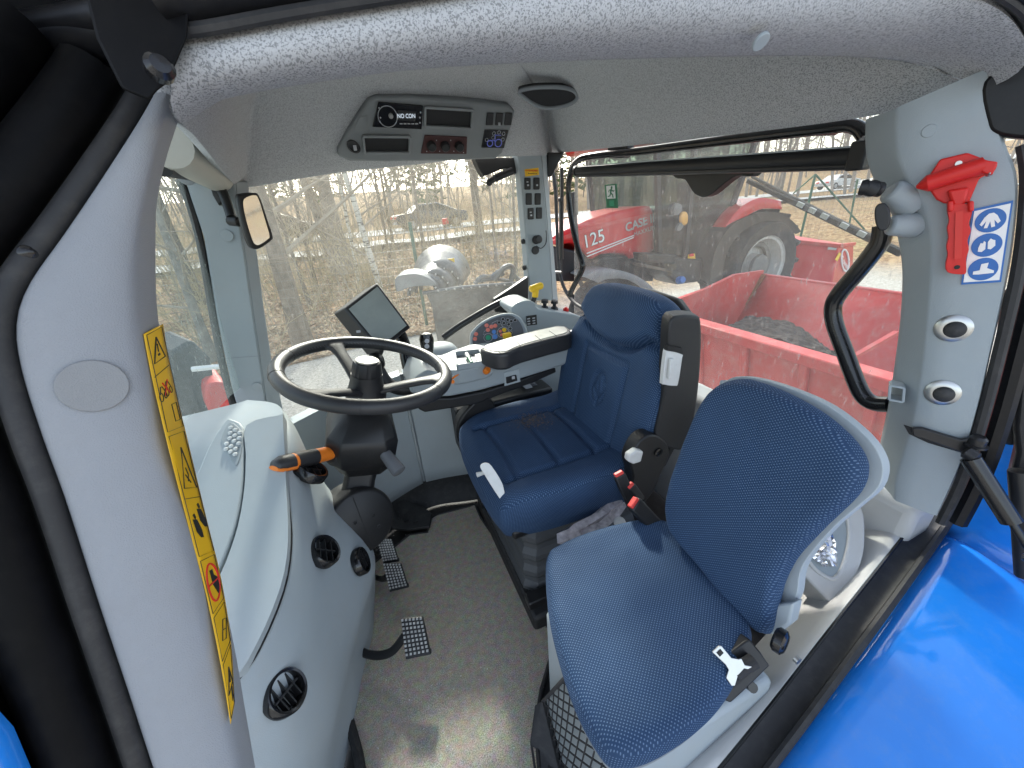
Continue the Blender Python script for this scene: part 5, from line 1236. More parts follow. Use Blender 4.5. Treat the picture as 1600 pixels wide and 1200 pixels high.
TP = [(1102,1009),(1112,1000),(1116,1000),(1131,1018),(1142,1020),(1146,1019),(1151,1029),(1162,1031),(1160,1036),(1150,1034),(1141,1044),(1136,1060),(1131,1060),(1123,1048),(1127,1036),(1122,1028)]
MB().prism([ar(*p, .020) for p in TP], RN*.0025).build('plate', 'steel', tg, bevel=.0006)
MB().prism([ar(*p, .0228) for p in [(1108,1010),(1114,1004),(1119,1010),(1113,1016)]], RN*.0004).build('hole', 'dark_recess', tg)

# ================================================================= SEAT BOX, SILL, NET
bx_ = thing('seat_box', 'grey moulded box and sill ledge carrying the passenger seat', 'seat box')
# ledge loft: outer (door) edge to inner edge
oute = [ak(*p) for p in ((1020,1310,.585),(1110,1210,.605),(1200,1100,.64),(1290,985,.685),(1370,885,.755),(1430,808,.83),(1446,786,.86))]
inne = [ak(*p) for p in ((900,1310,.64),(1010,1200,.665),(1110,1120,.70),(1215,1010,.745),(1262,950,.79),(1330,830,.87),(1375,730,.94))]
O_, I_ = resamp(spline(oute,6), 50), resamp(spline(inne,6), 50)
rings = [[p+V((.004,-.012,-.10)) for p in O_], [p+V((0,-.004,-.008)) for p in O_], O_, [o.lerp(i,.15)+V((0,0,.008)) for o, i in zip(O_,I_)], [o.lerp(i,.4)+V((0,0,.006)) for o, i in zip(O_,I_)], [o.lerp(i,.75) for o, i in zip(O_,I_)], I_, [p+V((0,.01,-.02)) for p in I_], [p+V((.06,.05,-.07)) for p in I_]]
MB().loft(rings, False).build('ledge', 'grey_plastic_warm', bx_, smooth=55)
# box front and side panels below the cushion
MB().prism([V((.205,.47,.012)),V((.205,.47,.375)),V((.205,.20,.375)),V((.205,.17,.012))], (.30,.0,0)).build('box', 'grey_plastic_light', bx_, bevel=.01)
# raised cup moulding behind the passenger seat
K0 = ak(1290,850,.80); KN = V((-.35,-.42,.84)).normalized()
def acp(px, py, l=0): return apl(px, py, K0, KN)+KN*l
cupo = [(1345,790),(1352,840),(1346,880),(1330,915),(1312,938),(1303,946),(1262,905),(1250,890),(1262,830),(1300,780)]
cupi = [(1318,800),(1326,840),(1318,880),(1306,902),(1292,902),(1268,884),(1262,860),(1284,815)]
MB().prism([acp(*p) for p in sm(cupo,3)], -KN*.08).build('cup_moulding', 'grey_plastic_warm', bx_, bevel=.008, bseg=3)
MB().prism([acp(*p, .0008) for p in sm(cupi,3)], KN*.0006).build('cup_recess', 'grey_plastic', bx_, bevel=.0003)
MB().tube([acp(*p, .001) for p in sm(cupi,3)], .004, 8, closed=True).build('cup_rim', 'grey_plastic_warm', bx_)
foil = MB(); rnd = random.Random(21); fp_ = []
poly = [(1262,865),(1276,842),(1296,830),(1304,866),(1308,886),(1296,888),(1280,884)]
gx = []
for i in range(9):
    row = []
    for j in range(9):
        a = V((1261,868)+(0,)).lerp(V((1298,828,0)), i/8); b = V((1284,886,0)).lerp(V((1308,886,0)), i/8); q = a.lerp(b, j/8)
        row.append(acp(q.x, q.y, .004+rnd.uniform(0,.010)))
    gx.append(row)
foil.loft(gx, False); mat('foil', (.78,.78,.82), .18, metal=.9, var=.3, vscale=60)
tag(foil.build('foil_wrapper', 'foil', smooth=0, fix=False, solid=.0004), 'crumpled silver foil in the recess behind the passenger seat', 'foil')
# storage net
nt_ = thing('storage_net', 'black elastic storage net on the front of the seat box', 'net')
NA, NB, NC, ND = ax(884,1058,.192), ax(848,1096,.180), ax(886,1240,.180), ax(975,1240,.19)
NA2 = ax(915,1130,.192)
def nq(u, v): return NB.lerp(NA, u).lerp(NC.lerp(ND, u), v) 
mb = MB()
for k in range(-7,9):
    pa = [(x/24, k/8+ x/24*.6) for x in range(0,25)]; pa = [p for p in pa if 0 <= p[1] <= 1]
    if len(pa) > 1: mb.tube([nq(*p) for p in pa], .0016, 5)
    pb = [(x/24, k/8+1-(x/24)*.6-.3) for x in range(0,25)]; pb = [p for p in pb if 0 <= p[1] <= 1]
    if len(pb) > 1: mb.tube([nq(*p) for p in pb], .0016, 5)
mb.build('mesh', 'strap', nt_)
MB().tube([NA, NB, NC], .004, 8).build('elastic_edge', 'strap', nt_); MB().tube([NA, ND], .004, 8).build('elastic_edge', 'strap', nt_)
MB().prism([p+V((.008,0,0)) for p in (NA, NB, NC, ND)], (0.012,0,0)).build('backing_panel', 'grey_plastic_light', nt_)
bl_ = MB().prism([az(836,1102,.03), ax(847,1096,.176), ax(884,1250,.172), az(842,1260,.02), az(828,1160,.02)], (.01,0,-.01)); tag(bl_.build('kick_flap', 'black_rubber', bevel=.005), 'glossy black rubber flap beside the storage net', 'flap')
st_ = MB().prism([ak(1019,1150,.66), ak(1045,1146,.66), ak(1044,1270,.60), ak(1017,1270,.60)], (0,.004,-.002)); tag(st_.build('strap', 'strap'), 'black webbing strap hanging below the passenger cushion', 'strap')
st2 = MB().prism([ak(945,1150,.70), ak(962,1152,.70), ak(970,1270,.62), ak(955,1270,.62)], (0,.006,-.002)); tag(st2.build('cushion_hinge', 'black_metal', bevel=.002), 'black hinge leg under the front of the passenger cushion', 'hinge')
# black channel (door seal) along the sill
sl = thing('door_sill', 'black rubber door sill channel running up along the seat ledge', 'sill')
def soff(a, dz, dy): return [p+V((0,dy,dz)) for p in a]
MB().loft([soff(O_, -.006, -.004), soff(O_, -.012, -.012), soff(O_, -.016, -.032), soff(O_, -.010, -.040), soff(O_, -.05, -.045)], False).build('channel', 'black_rubber', sl, smooth=50)
MB().tube(soff(O_, -.004, -.044), .007, 8).build('seal', 'black_rubber', sl)
MB().tube(soff(O_, -.003, -.003), .003, 6).build('trim_bead', 'black_gloss', sl)
# blue rear fender outside
fe = []
for p in resamp(spline(oute+[ax(1560,600,1.02), ax(1640,560,1.25)], 6), 40):
    b0 = p+V((0,-.050,-.012)); row = []
    for dy, dz in ((0.02,-.05),(0,-.004),(-.03,.0),(-.10,-.012),(-.20,-.035),(-.32,-.08),(-.42,-.15),(-.46,-.26),(-.47,-.5)): row.append(b0+V((0,dy,dz)))
    fe.append(row)
tag(MB().loft(fe, False).build('rear_fender', 'blue_paint', smooth=60), 'glossy bright blue rear fender outside the door sill', 'fender')

# ================================================================= OUTSIDE
GZ = -1.05
def terrain(x, y):
    z = GZ
    t = max(0, min(1, (y-6.5)/16)); z += 1.0*t*t*(3-2*t)
    t = max(0, min(1, (x-9)/14)); z = max(z, GZ + .75*t*t*(3-2*t))
    d = max(0, math.hypot(x*.75, y)-52); z += 9*(1-math.exp(-d/60))*min(1, max(0, (y+.35*x)/20)) if d else 0
    if 6.5 < y < 20 and x < 9: z += .06*math.sin(x*1.3+y)+.05*math.sin(y*2.1-x*.7)
    return z
def axis(vals): return vals
xs = [-220,-150,-100,-70,-50]+[-40+2.5*i for i in range(12)]+[-10+.7*i for i in range(45)]+[21.5+2.5*i for i in range(14)]+[60,75,95,120,160,220,300]
ys_ = [-220,-120,-60,-30,-15,-6,-2]+[0+.6*i for i in range(42)]+[25.5+2*i for i in range(18)]+[64,72,82,95,112,135,165,210,280]
mb = MB(); rows_ = [[V((x, y, terrain(x, y))) for y in ys_] for x in xs]; mb.loft(rows_, False)
def ground_mat():
    m = bpy.data.materials.new('ground'); nt, b = nodes_of(m); L = nt.links.new; b.inputs['Roughness'].default_value = .95; b.inputs['Specular IOR Level'].default_value = .1
    tc = nt.nodes.new('ShaderNodeTexCoord'); sep = nt.nodes.new('ShaderNodeSeparateXYZ'); L(tc.outputs['Object'], sep.inputs[0])
    g1 = tex(nt, 'ShaderNodeTexNoise', Scale=22.0, Detail=6.0, Roughness=.75); g2 = tex(nt, 'ShaderNodeTexVoronoi', Scale=26.0); g3 = tex(nt, 'ShaderNodeTexNoise', Scale=.5, Detail=4.0)
    l1 = tex(nt, 'ShaderNodeTexVoronoi', Scale=11.0); l2 = tex(nt, 'ShaderNodeTexNoise', Scale=1.1, Detail=6.0, Roughness=.7)
    for n in (g1,g2,g3,l1,l2): L(tc.outputs['Object'], n.inputs['Vector'])
    rg = nt.nodes.new('ShaderNodeValToRGB'); L(g1.outputs['Fac'], rg.inputs['Fac']); e = rg.color_ramp.elements
    e[0].position = .3; e[0].color = (.22,.21,.19,1); e[1].position = .72; e[1].color = (.60,.58,.53,1)
    rl_ = nt.nodes.new('ShaderNodeValToRGB'); L(l1.outputs['Color'], rl_.inputs['Fac']); e = rl_.color_ramp.elements
    e[0].position = .1; e[0].color = (.15,.09,.05,1); e[1].position = .9; e[1].color = (.46,.34,.20,1)
    x_ = e = rl_.color_ramp.elements.new(.5); x_.color = (.31,.20,.11,1)
    gr2 = nt.nodes.new('ShaderNodeValToRGB'); L(l2.outputs['Fac'], gr2.inputs['Fac']); e = gr2.color_ramp.elements
    e[0].position = .52; e[0].color = (0,0,0,1); e[1].position = .68; e[1].color = (.7,.7,.7,1)
    mg = nt.nodes.new('ShaderNodeMix'); mg.data_type = 'RGBA'; mg.inputs['B'].default_value = (.27,.25,.11,1); L(gr2.outputs['Color'], mg.inputs['Factor']); L(rl_.outputs['Color'], mg.inputs['A'])
    # gravel inside the yard, litter on the bank
    ns = nt.nodes.new('ShaderNodeMath'); ns.operation = 'MULTIPLY_ADD'; ns.inputs[1].default_value = 1.8; ns.inputs[2].default_value = -.9; L(g3.outputs['Fac'], ns.inputs[0])
    ad = nt.nodes.new('ShaderNodeMath'); ad.operation = 'ADD'; L(sep.outputs['Y'], ad.inputs[0]); L(ns.outputs[0], ad.inputs[1])
    st = nt.nodes.new('ShaderNodeMapRange'); st.inputs['From Min'].default_value = 7.2; st.inputs['From Max'].default_value = 8.6; L(ad.outputs[0], st.inputs['Value'])
    adx = nt.nodes.new('ShaderNodeMath'); adx.operation = 'ADD'; L(sep.outputs['X'], adx.inputs[0]); L(ns.outputs[0], adx.inputs[1])
    stx = nt.nodes.new('ShaderNodeMapRange'); stx.inputs['From Min'].default_value = 11; stx.inputs['From Max'].default_value = 13; L(adx.outputs[0], stx.inputs['Value'])
    mxx = nt.nodes.new('ShaderNodeMath'); mxx.operation = 'MAXIMUM'; L(st.outputs[0], mxx.inputs[0]); L(stx.outputs[0], mxx.inputs[1])
    mx = nt.nodes.new('ShaderNodeMix'); mx.data_type = 'RGBA'; L(mxx.outputs[0], mx.inputs['Factor']); L(rg.outputs['Color'], mx.inputs['A']); L(mg.outputs['Result'], mx.inputs['B'])
    L(mx.outputs['Result'], b.inputs['Base Color'])
    bp = nt.nodes.new('ShaderNodeBump'); bp.inputs['Strength'].default_value = .8; bp.inputs['Distance'].default_value = .03; L(g1.outputs['Fac'], bp.inputs['Height']); L(bp.outputs['Normal'], b.inputs['Normal'])
    MATS['ground'] = m
ground_mat()
tag(mb.build('ground', 'ground', smooth=80, fix=False), kind='structure')
mat('asphalt_pale', (.50,.49,.47), .9, var=.12, vscale=1.5)
# roads beyond the bank, laid on the terrain
def road(path, wd, name):
    c = spline([(x,y,0) for x, y in path], 10); rows = []
    for i, p in enumerate(c):
        d = (c[min(i+1,len(c)-1)]-c[max(i-1,0)]).normalized(); q = V((-d.y,d.x,0))
        rows.append([V((p.x+q.x*s*wd, p.y+q.y*s*wd, max(terrain(p.x+q.x*t*wd, p.y+q.y*t*wd) for t in (-.5,0,.5))+.05)) for s in (-.5,-.25,0,.25,.5)])
    tag(MB().loft(rows, False).build(name, 'asphalt_pale', smooth=60), kind='structure')
road([(-80,30),(-30,25.5),(0,26.5),(25,29),(52,31),(85,27),(130,10)], 6.5, 'road')
road([(-40,17.5),(-14,17.5),(0,18.0),(14,19.5),(32,20),(60,12),(90,0)], 2.6, 'path')

# ---- trees
def branch(mb, p, d, L, r, depth, rnd, seg=5, spread=.55, droop=0):
    n = 4; path = [p]; q = p; dd = d.normalized()
    for i in range(n):
        dd = (dd + V((rnd.uniform(-1,1), rnd.uniform(-1,1), rnd.uniform(-.6,.9)))*.14 + V((0,0,-droop*.05))).normalized(); q = q+dd*L/n; path.append(q)
    mb.tube(path, [r*(1-.75*i/n) for i in range(n+1)], seg if depth > 1 else 3, cap=False)
    if depth == 0: return
    k = rnd.randint(3, 5) if depth > 1 else rnd.randint(3, 5)
    for i in range(k):
        t = rnd.uniform(.3, 1); j = min(n-1, int(t*n)); b = path[j].lerp(path[j+1], t*n-j)
        nd = (dd*rnd.uniform(.3,.9) + V((rnd.gauss(0,1), rnd.gauss(0,1), rnd.uniform(-.25,.8)))*spread).normalized()
        branch(mb, b, nd, L*rnd.uniform(.45,.7), r*.42, depth-1, rnd, 4, spread, droop)
def mat_birch():
    m = bpy.data.materials.new('birch_bark'); nt, b = nodes_of(m); L = nt.links.new; b.inputs['Roughness'].default_value = .8
    tc = nt.nodes.new('ShaderNodeTexCoord'); mp = nt.nodes.new('ShaderNodeMapping'); mp.inputs['Scale'].default_value = (3,3,14); L(tc.outputs['Object'], mp.inputs[0])
    n = tex(nt, 'ShaderNodeTexNoise', Scale=1.6, Detail=5.0); L(mp.outputs[0], n.inputs['Vector']); r = nt.nodes.new('ShaderNodeValToRGB'); L(n.outputs['Fac'], r.inputs['Fac'])
    r.color_ramp.elements[0].position = .36; r.color_ramp.elements[0].color = (.05,.045,.04,1); r.color_ramp.elements[1].position = .46; r.color_ramp.elements[1].color = (.55,.53,.47,1)
    L(r.outputs['Color'], b.inputs['Base Color']); MATS['birch_bark'] = m
mat_birch()
def tree(label, x, y, h, r, lean=(0,0), bark='bark', seed=0, nb=12, tw='twig', low=.25, depth=2, spread=.6, bl=.28):
    rnd = random.Random(seed); z = terrain(x, y)-.1; t = thing('tree', label, 'tree')
    n = 9; path = []
    for i in range(n+1):
        f = i/n; path.append(V((x+lean[0]*f*h+rnd.uniform(-.03,.03)*h*f*.3, y+lean[1]*f*h+rnd.uniform(-.03,.03)*h*f*.3, z+f*h)))
    MB().tube(path, [r*(1.25 if i == 0 else 1)*(1-.8*i/n) for i in range(n+1)], 9, cap=False).build('trunk', bark, t)
    mb = MB()
    for k in range(nb):
        f = low+(1-low)*(k+rnd.random())/nb; j = min(n-1, int(f*n)); p = path[j].lerp(path[j+1], f*n-j); a = rnd.uniform(0, 6.28)
        branch(mb, p, V((math.cos(a), math.sin(a), rnd.uniform(.2,.9))), h*bl*(1.15-.6*f), r*.30*(1.2-f), depth, rnd, 5, spread)
    mb.build('crown', tw, t, smooth=0, fix=False); return t
def gx(px, py_top=0, yy=10): return ay(px, 300, yy).x
def tx(px, Yd):    # x of a tree standing at distance Yd whose foot lies under photo column px
    return ay(px, 420, Yd).x
tree('slender white birch in the middle of the side window', tx(592,9.0), 9.0, 7.5, .075, (-.085,0), 'birch_bark', 1, 16, 'twig', .18)
tree('leaning birch sapling close left of the white birch', tx(555,10.5), 10.5, 6.5, .05, (.03,0), 'birch_bark', 2, 14)
tree('thick dark tree trunk right beside the front pillar', tx(436,7.8), 7.8, 9, .17, (.02,0), 'bark', 3, 14, low=.15)
tree('broad twin-stemmed trunk left of the birch', tx(540,14), 14, 9, .26, (-.02,0), 'bark_grey', 4, 14)
tree('second stem growing beside the broad trunk', tx(525,14.3), 14.3, 8.5, .17, (-.08,0), 'bark_grey', 5, 14)
tree('straight dark trunk near the right edge of the side window', tx(756,15), 15, 10, .17, (-.02,0), 'bark', 6, 14)
tree('thin pole of a tree beside the straight dark trunk', tx(776,13), 13, 8, .05, (0,0), 'bark', 7, 10)
tree('thin young tree behind the green fence post', tx(668,16), 16, 8, .07, (-.01,0), 'bark_grey', 8, 12)
tree('thin trunk just left of the green fence post', tx(622,17), 17, 8, .06, (.0,0), 'bark', 9, 12)
tree('thin trunk close beside its twin left of the fence post', tx(612,15.5), 15.5, 8, .05, (.01,0), 'bark', 10, 12)
tree('small bare tree left of the twin trunks', tx(486,12.5), 12.5, 7, .06, (.03,0), 'bark', 11, 14, low=.1)
tree('low bare tree just right of the thick dark trunk', tx(468,11), 11, 6, .05, (-.04,0), 'bark', 12, 16, low=.08)
tree('bare tree by the right edge of the side window', tx(806,11), 11, 7, .05, (.03,0), 'bark', 13, 14, low=.1)
tree('far tree seen through the windscreen gap', tx(290,12), 12, 9, .14, (0,0), 'bark', 14, 14)
tree('near bare tree seen through the windscreen', tx(272,8), 8, 7, .08, (.03,0), 'bark_grey', 15, 16, low=.1)
for i, (px, Yd, h) in enumerate(((900,26,11),(935,24,10),(985,28,12),(1110,22,11),(1195,24,10),(1380,17,8),(1340,20,9))):
    tree(['grey bare tree left of the exit sticker','bare tree above the red bonnet','bare tree over the red tractor cab','bare tree behind the wiper motor','bare tree above the red tractor fender','bare tree at the right end of the rear window','bare tree right of the fence brace'][i], tx(px, Yd), Yd, h, .13, (0,0), 'bark_grey', 40+i, 14)
# shrubs and saplings tangle on the bank
rnd = random.Random(77); mb = MB()
for i in range(320):
    Yd = rnd.uniform(7.6,22); px = rnd.uniform(250,830); x = tx(px, Yd); p = V((x, Yd, terrain(x, Yd)-.03))
    for k in range(rnd.randint(2,4)): branch(mb, p, V((rnd.gauss(0,.45), rnd.gauss(0,.45), 1)), rnd.uniform(.6,2.2), rnd.uniform(.006,.014), 1, rnd, 3, .7)
tag(mb.build('undergrowth', 'shrub_twig', smooth=0, fix=False), 'tangle of bare brown undergrowth on the bank', 'undergrowth', kind='stuff')
mb = MB()
for i in range(120):
    Yd = rnd.uniform(9,24); px = rnd.uniform(250,830); x = tx(px, Yd); p = V((x, Yd, terrain(x, Yd)-.03))
    branch(mb, p, V((rnd.gauss(0,.22), rnd.gauss(0,.22), 1)), rnd.uniform(2.5,6), rnd.uniform(.012,.026), 2, rnd, 4, .85)
tag(mb.build('saplings', 'twig', smooth=0, fix=False), 'mass of thin bare saplings behind the fence', 'saplings', kind='stuff')
# far woods
mb = MB()
for i in range(430):
    a = rnd.uniform(rad(10), rad(128)); d = rnd.uniform(40,120); x, y = d*math.cos(a), d*math.sin(a); p = V((x, y, terrain(x, y)-.3)); h = rnd.uniform(9,17)
    branch(mb, p, V((rnd.gauss(0,.05), rnd.gauss(0,.05), 1)), h, rnd.uniform(.07,.18), 1, rnd, 4, .6)
    for k in range(10):
        f = rnd.uniform(.2,.95); q = p+V((0,0,h*f)); branch(mb, q, V((rnd.gauss(0,1), rnd.gauss(0,1), .6)), h*.28*(1.2-f), .045, 1, rnd, 3, .8)
tag(mb.build('far_woods', 'wood_far', smooth=0, fix=False), 'brown leafless woods on the far slope', 'woods', kind='stuff')
# evergreen masses high behind the road
mb = MB()
for i in range(60):
    a = rnd.uniform(rad(45), rad(100)); d = rnd.uniform(45,80); x, y = d*math.cos(a), d*math.sin(a); z = terrain(x, y); h = rnd.uniform(10,16)
    for k in range(90):
        f = rnd.uniform(.15,1); rr = (1-f)*h*.22+.2; b = rnd.uniform(0,6.28); c = V((x+rr*math.cos(b)*rnd.random(), y+rr*math.sin(b)*rnd.random(), z+f*h)); s = rnd.uniform(.4,1.0)
        u1 = V((rnd.gauss(0,1), rnd.gauss(0,1), rnd.gauss(0,.5))).normalized()*s; v1 = V((rnd.gauss(0,1), rnd.gauss(0,1), rnd.gauss(0,.5))).normalized()*s
        mb.add([c, c+u1, c+v1], [(0,1,2)])
tag(mb.build('evergreen_stand', 'conifer', smooth=0, fix=False), 'green conifers standing beyond the road', 'woods', kind='stuff')
# fallen leaves
mats_ = [mat('leaf_tan', (.46,.33,.19), .8, var=.4, vscale=3), mat('leaf_brown', (.34,.20,.10), .8, var=.4, vscale=3)]
mb = MB()
for i in range(26000):
    Yd = 7.0+ 13*rnd.random()**1.7; px = rnd.uniform(245,840); x = tx(px, Yd)+rnd.uniform(-.1,.1)
    p = V((x, Yd, terrain(x, Yd)+rnd.uniform(.0,.05))); s = rnd.uniform(.03,.075); a = rnd.uniform(0,6.28)
    u1 = V((math.cos(a), math.sin(a), rnd.uniform(-.5,.6)))*s; v1 = V((-math.sin(a), math.cos(a), rnd.uniform(-.5,.6)))*s*.7
    mb.add([p-u1, p+v1, p+u1, p-v1], [(0,1,2),(0,2,3)], i % 2)
tag(mb.build('fallen_leaves', ['leaf_tan','leaf_brown'], smooth=0, fix=False), 'carpet of fallen tan and brown leaves on the bank', 'leaves', kind='stuff')

# ---- fence posts and mesh
def post(label, base, top, r=.03):
    return tag(MB().tube([base, top], r, 8).build('fence_post', 'green_post'), label, 'fence post', 'green fence posts')
p0 = V((ay(667,508,7.4).x, 7.4, terrain(1.1,7.4)-.05)); post('green fence post beside the snow plough', p0, ay(640,347,7.4))
fx = [V((x, 7.4, terrain(x,7.4)-.05)) for x in (-3.6,)]
post('green fence post seen through the windscreen', fx[0], fx[0]+V((0,0,2.1)))
q0 = V((15.0,10.2,0)); q0 = ay(1249,378,10.0); q0 = V((q0.x,10.0,terrain(q0.x,10.0))); qt = ay(1281,272,10.0)
post('green corner fence post with braces behind the red box', q0, V((q0.x,10.0,qt.z)), .04)
qt = V((q0.x,10.0,qt.z))
fb = thing('fence_brace', 'pair of green diagonal braces leaning on the corner fence post', 'fence brace')
MB().tube([qt, ay(1352,360,9.0)], .03, 6).build('brace', 'green_post', fb); MB().tube([qt, ay(1240,302,12.0)], .03, 6).build('brace', 'green_post', fb)
post('green fence post at the right end of the rear window', V((ay(1318,385,9).x,9,terrain(18,9))), ay(1340,280,9))
def mesh_panel(a, b, h, label):
    t = MB(); n = int((b-a).length/.14); m = int(h/.14)
    for i in range(n+1):
        c = a.lerp(b, i/n); t.tube([c, c+V((0,0,h))], .0028, 3, cap=False)
    for j in range(m+1): t.tube([a+V((0,0,j*.14)), b+V((0,0,j*.14))], .0028, 3, cap=False)
    tag(t.build('wire_mesh', 'wire_mesh', smooth=0, fix=False), label, 'fence', kind='stuff')
mesh_panel(V((-3.6,7.45,GZ)), V((1.05,7.45,GZ)), 1.9, 'wire mesh fence left of the green post')
mesh_panel(V((1.05,7.45,GZ)), V((9,9.5,GZ)), 1.9, 'wire mesh fence right of the green post')
mesh_panel(q0, V((22,7,terrain(22,7))), 1.7, 'wire mesh fence behind the red box')
pst = thing('marker_post', 'small marker post with a red cap beside the far path', 'post')
b_ = ay(698,380,16.0); MB().tube([V((b_.x,16,terrain(b_.x,16))), V((b_.x,16,terrain(b_.x,16)+.9))], .05, 8).build('post', 'bark', pst); MB().box((b_.x+.05,16,terrain(b_.x,16)+1.0), (.22,.2,.22)).build('cap', 'red_plastic', pst, bevel=.03)

# ---- cars on the road
def car(label, x, y, yaw, m):
    t = thing('parked_car', label, 'car'); z = terrain(x, y)+.05
    R = Matrix.Rotation(yaw, 3, 'Z'); T = lambda a, b, c: V((x, y, z))+R @ V((a, b, c))
    side = [(-2.2,.35),(-2.25,.65),(-2.1,.88),(-1.3,.95),(-.75,1.38),(.35,1.44),(1.05,1.2),(1.5,.98),(2.2,.85),(2.25,.5),(2.2,.3)]
    rings = []
    for w_, s in ((-.88,.97),(-.82,1.0),(.82,1.0),(.88,.97)): rings.append([T(a*s, w_*(1 if c < 1 else .78), c) for a, c in side])
    MB().loft(rings, True, True).build('body', m, t, bevel=.04, smooth=50)
    for s in (-1,1):
        MB().prism([T(a, s*.80, c) for a, c in ((-1.15,.98),(-.68,1.30),(.30,1.36),(.92,1.16),(1.2,.98))], R @ V((0,s*.03,0))).build('side_glass', 'car_glass', t)
        for a in (-1.35,1.38):
            wl = MB().lathe([(.20,-.12),(.33,-.10),(.33,.10),(.24,.12),(.0,.12)], T(a, s*.80, .32), R @ V((0,s,0)), 20).build('wheel', 'tyre', t)
            MB().lathe([(.21,.0),(.20,.02),(.06,.015),(0,.02)], T(a, s*.92, .32), R @ V((0,s,0)), 12).build('rim', 'rim_silver', wl)
    for s in (-.55,.55):
        MB().box(T(2.18, s, .68), (.12,.35,.12), R).build('headlight', 'lens_clear', t, bevel=.02); MB().box(T(-2.2, s, .72), (.1,.35,.14), R).build('tail_light', 'red_button', t, bevel=.02)
c1 = ay(672,345,26.0); car('dark sedan on the road behind the fence post', c1.x, 26.0, .10, 'car_dark')
c2 = ay(432,372,24.0); car('black car partly behind the interior mirror', c2.x, 24.0, .0, 'car_black')
car('pale car far away above the red box', 52.0, 31.5, -.1, 'car_white')

# ---- snow plough
sp2 = thing('snow_plough', 'grey steel snow plough with curved mouldboard and black rubber apron', 'snow plough')
YB = 5.9
def yb(px, py, d=0): return ay(px, py, YB+d)
MB().prism([yb(*p) for p in [(666,458),(690,452),(745,447),(800,444),(836,440),(842,500),(838,560),(790,575),(690,566),(682,520),(676,480)]], (0,.05,0)).build('rubber_apron', 'plough_rubber', sp2, bevel=.01)
MB().tube([yb(660,458), yb(720,449), yb(800,443), yb(840,440)], .028, 8).build('top_edge', 'plough_grey', sp2)
for k in range(12): MB().disc(yb(684+k*13, 453.5-k*1.1, -.02), (0,-1,0), .014, .03, 10).build('bolt', 'rim_silver', sp2)
# barrel-shaped shells stepping towards the nose
def arc(c, rx, rz, yd, a0, a1, n=14): return [V((c.x+rx*math.cos(a0+(a1-a0)*k/n), YB+yd, c.z+rz*math.sin(a0+(a1-a0)*k/n))) for k in range(n+1)]
Ca, Cb, Cc = yb(702,452), yb(690,455), yb(676,458)
W_ = .0
def shell_(c0, r0, c1, r1, y0, y1, name):
    rings = []
    for t in (0,.33,.66,1):
        c = c0.lerp(c1, t); r = r0+(r1-r0)*t; rings.append(arc(c, r, r, y0+(y1-y0)*t, math.pi*.98, -.05))
    o = MB().loft(rings, False).build(name, 'plough_grey', sp2, smooth=40, solid=.03)
    MB().tube(rings[0], .022, 6).build('rib_band', 'plough_rubber', o); MB().tube(rings[-1], .022, 6).build('rib_band', 'plough_rubber', o)
    for p in rings[0][2:-2:2]: MB().disc(p+V((0,-.02,0)), (0,-1,.4), .014, .02, 8).build('bolt', 'rim_silver', o)
S_ = (yb(740,452)-yb(660,452)).length/2*1.25
shell_(yb(703,455)+V((-.06,0,0)), S_*.62, yb(703,452)+V((.14,0,.05)), S_*.98, .35, 1.1, 'mouldboard')
shell_(yb(692,456)+V((-.12,0,0)), S_*.52, yb(697,455), S_*.72, .15, .55, 'mouldboard')
shell_(yb(678,458)+V((-.16,0,0)), S_*.42, yb(685,456), S_*.58, .0, .30, 'mouldboard')
nose = [(617,437),(624,431),(640,428),(655,429),(672,436),(682,446),(660,447),(640,449),(622,456),(618,450)]
MB().prism([yb(*p, -.05) for p in sm(nose,3)], (.12,.35,.02)).build('nose', 'worn_steel', sp2, bevel=.03, bseg=3)
MB().box(yb(703,411,.62), (.16,.02,.14)).build('yellow_plate', 'yellow_plastic', sp2)
for pts_, r_ in (([(742,444),(752,433),(768,432),(780,424),(786,430)],.04),([(772,438),(786,420),(796,416),(802,422),(798,440)],.05),([(800,426),(812,438),(826,432),(832,420)],.04),([(745,440),(770,436),(800,440)],.03)):
    MB().tube(spline([yb(*p, .35) for p in pts_],4), r_, 8).build('linkage_arm', 'plough_grey', sp2)

# ---- red tractor behind (parked parallel, seen from its left side)
rt = thing('red_tractor', 'dusty red farm tractor parked behind the rear window', 'tractor')
YC = 4.35
def yc(px, py, d=0): return ay(px, py, YC+d)
hood = [(862,372),(880,362),(920,344),(960,331),(1000,323),(1018,321),(1022,330),(1024,392),(1006,400),(986,406),(980,398),(960,396),(940,398),(924,407),(912,392),(896,380),(870,384)]
hb = [yc(*p, .45) for p in hood]
MB().prism(hb, (0,.75,0)).build('hood', 'red_paint_clean', rt, bevel=.05, bseg=3)
MB().prism([yc(*p, .43) for p in [(862,376),(900,362),(960,345),(1016,334),(1016,338),(960,350),(900,368),(864,382)]], (0,.03,0)).build('hood_crease', 'red_paint', rt)
hs1, hs2 = yc(905,385,.42), yc(1020,343,.42)
hu = (hs2-hs1).normalized()
text_mesh('125', .24, yc(928,374,.44), hu, (0,0,1), 'sticker_black', 'model_number', rt, bold=.005)
text_mesh('125', .24, yc(928,374,.435), hu, (0,0,1), 'white_paint', 'model_number', rt)
text_mesh('CASE III', .16, yc(1002,348,.435), hu, (0,0,1), 'rim_silver', 'maker_lettering', rt, bold=.004)
text_mesh('MAXXUM', .085, yc(1007,361,.435), hu, (0,0,1), 'rim_silver', 'model_lettering', rt)
for dy in (0,5): MB().bar(yc(917,396+dy,.43), yc(990,368+dy*.6,.43), .012, .012).build('stripe', 'white_paint', rt)
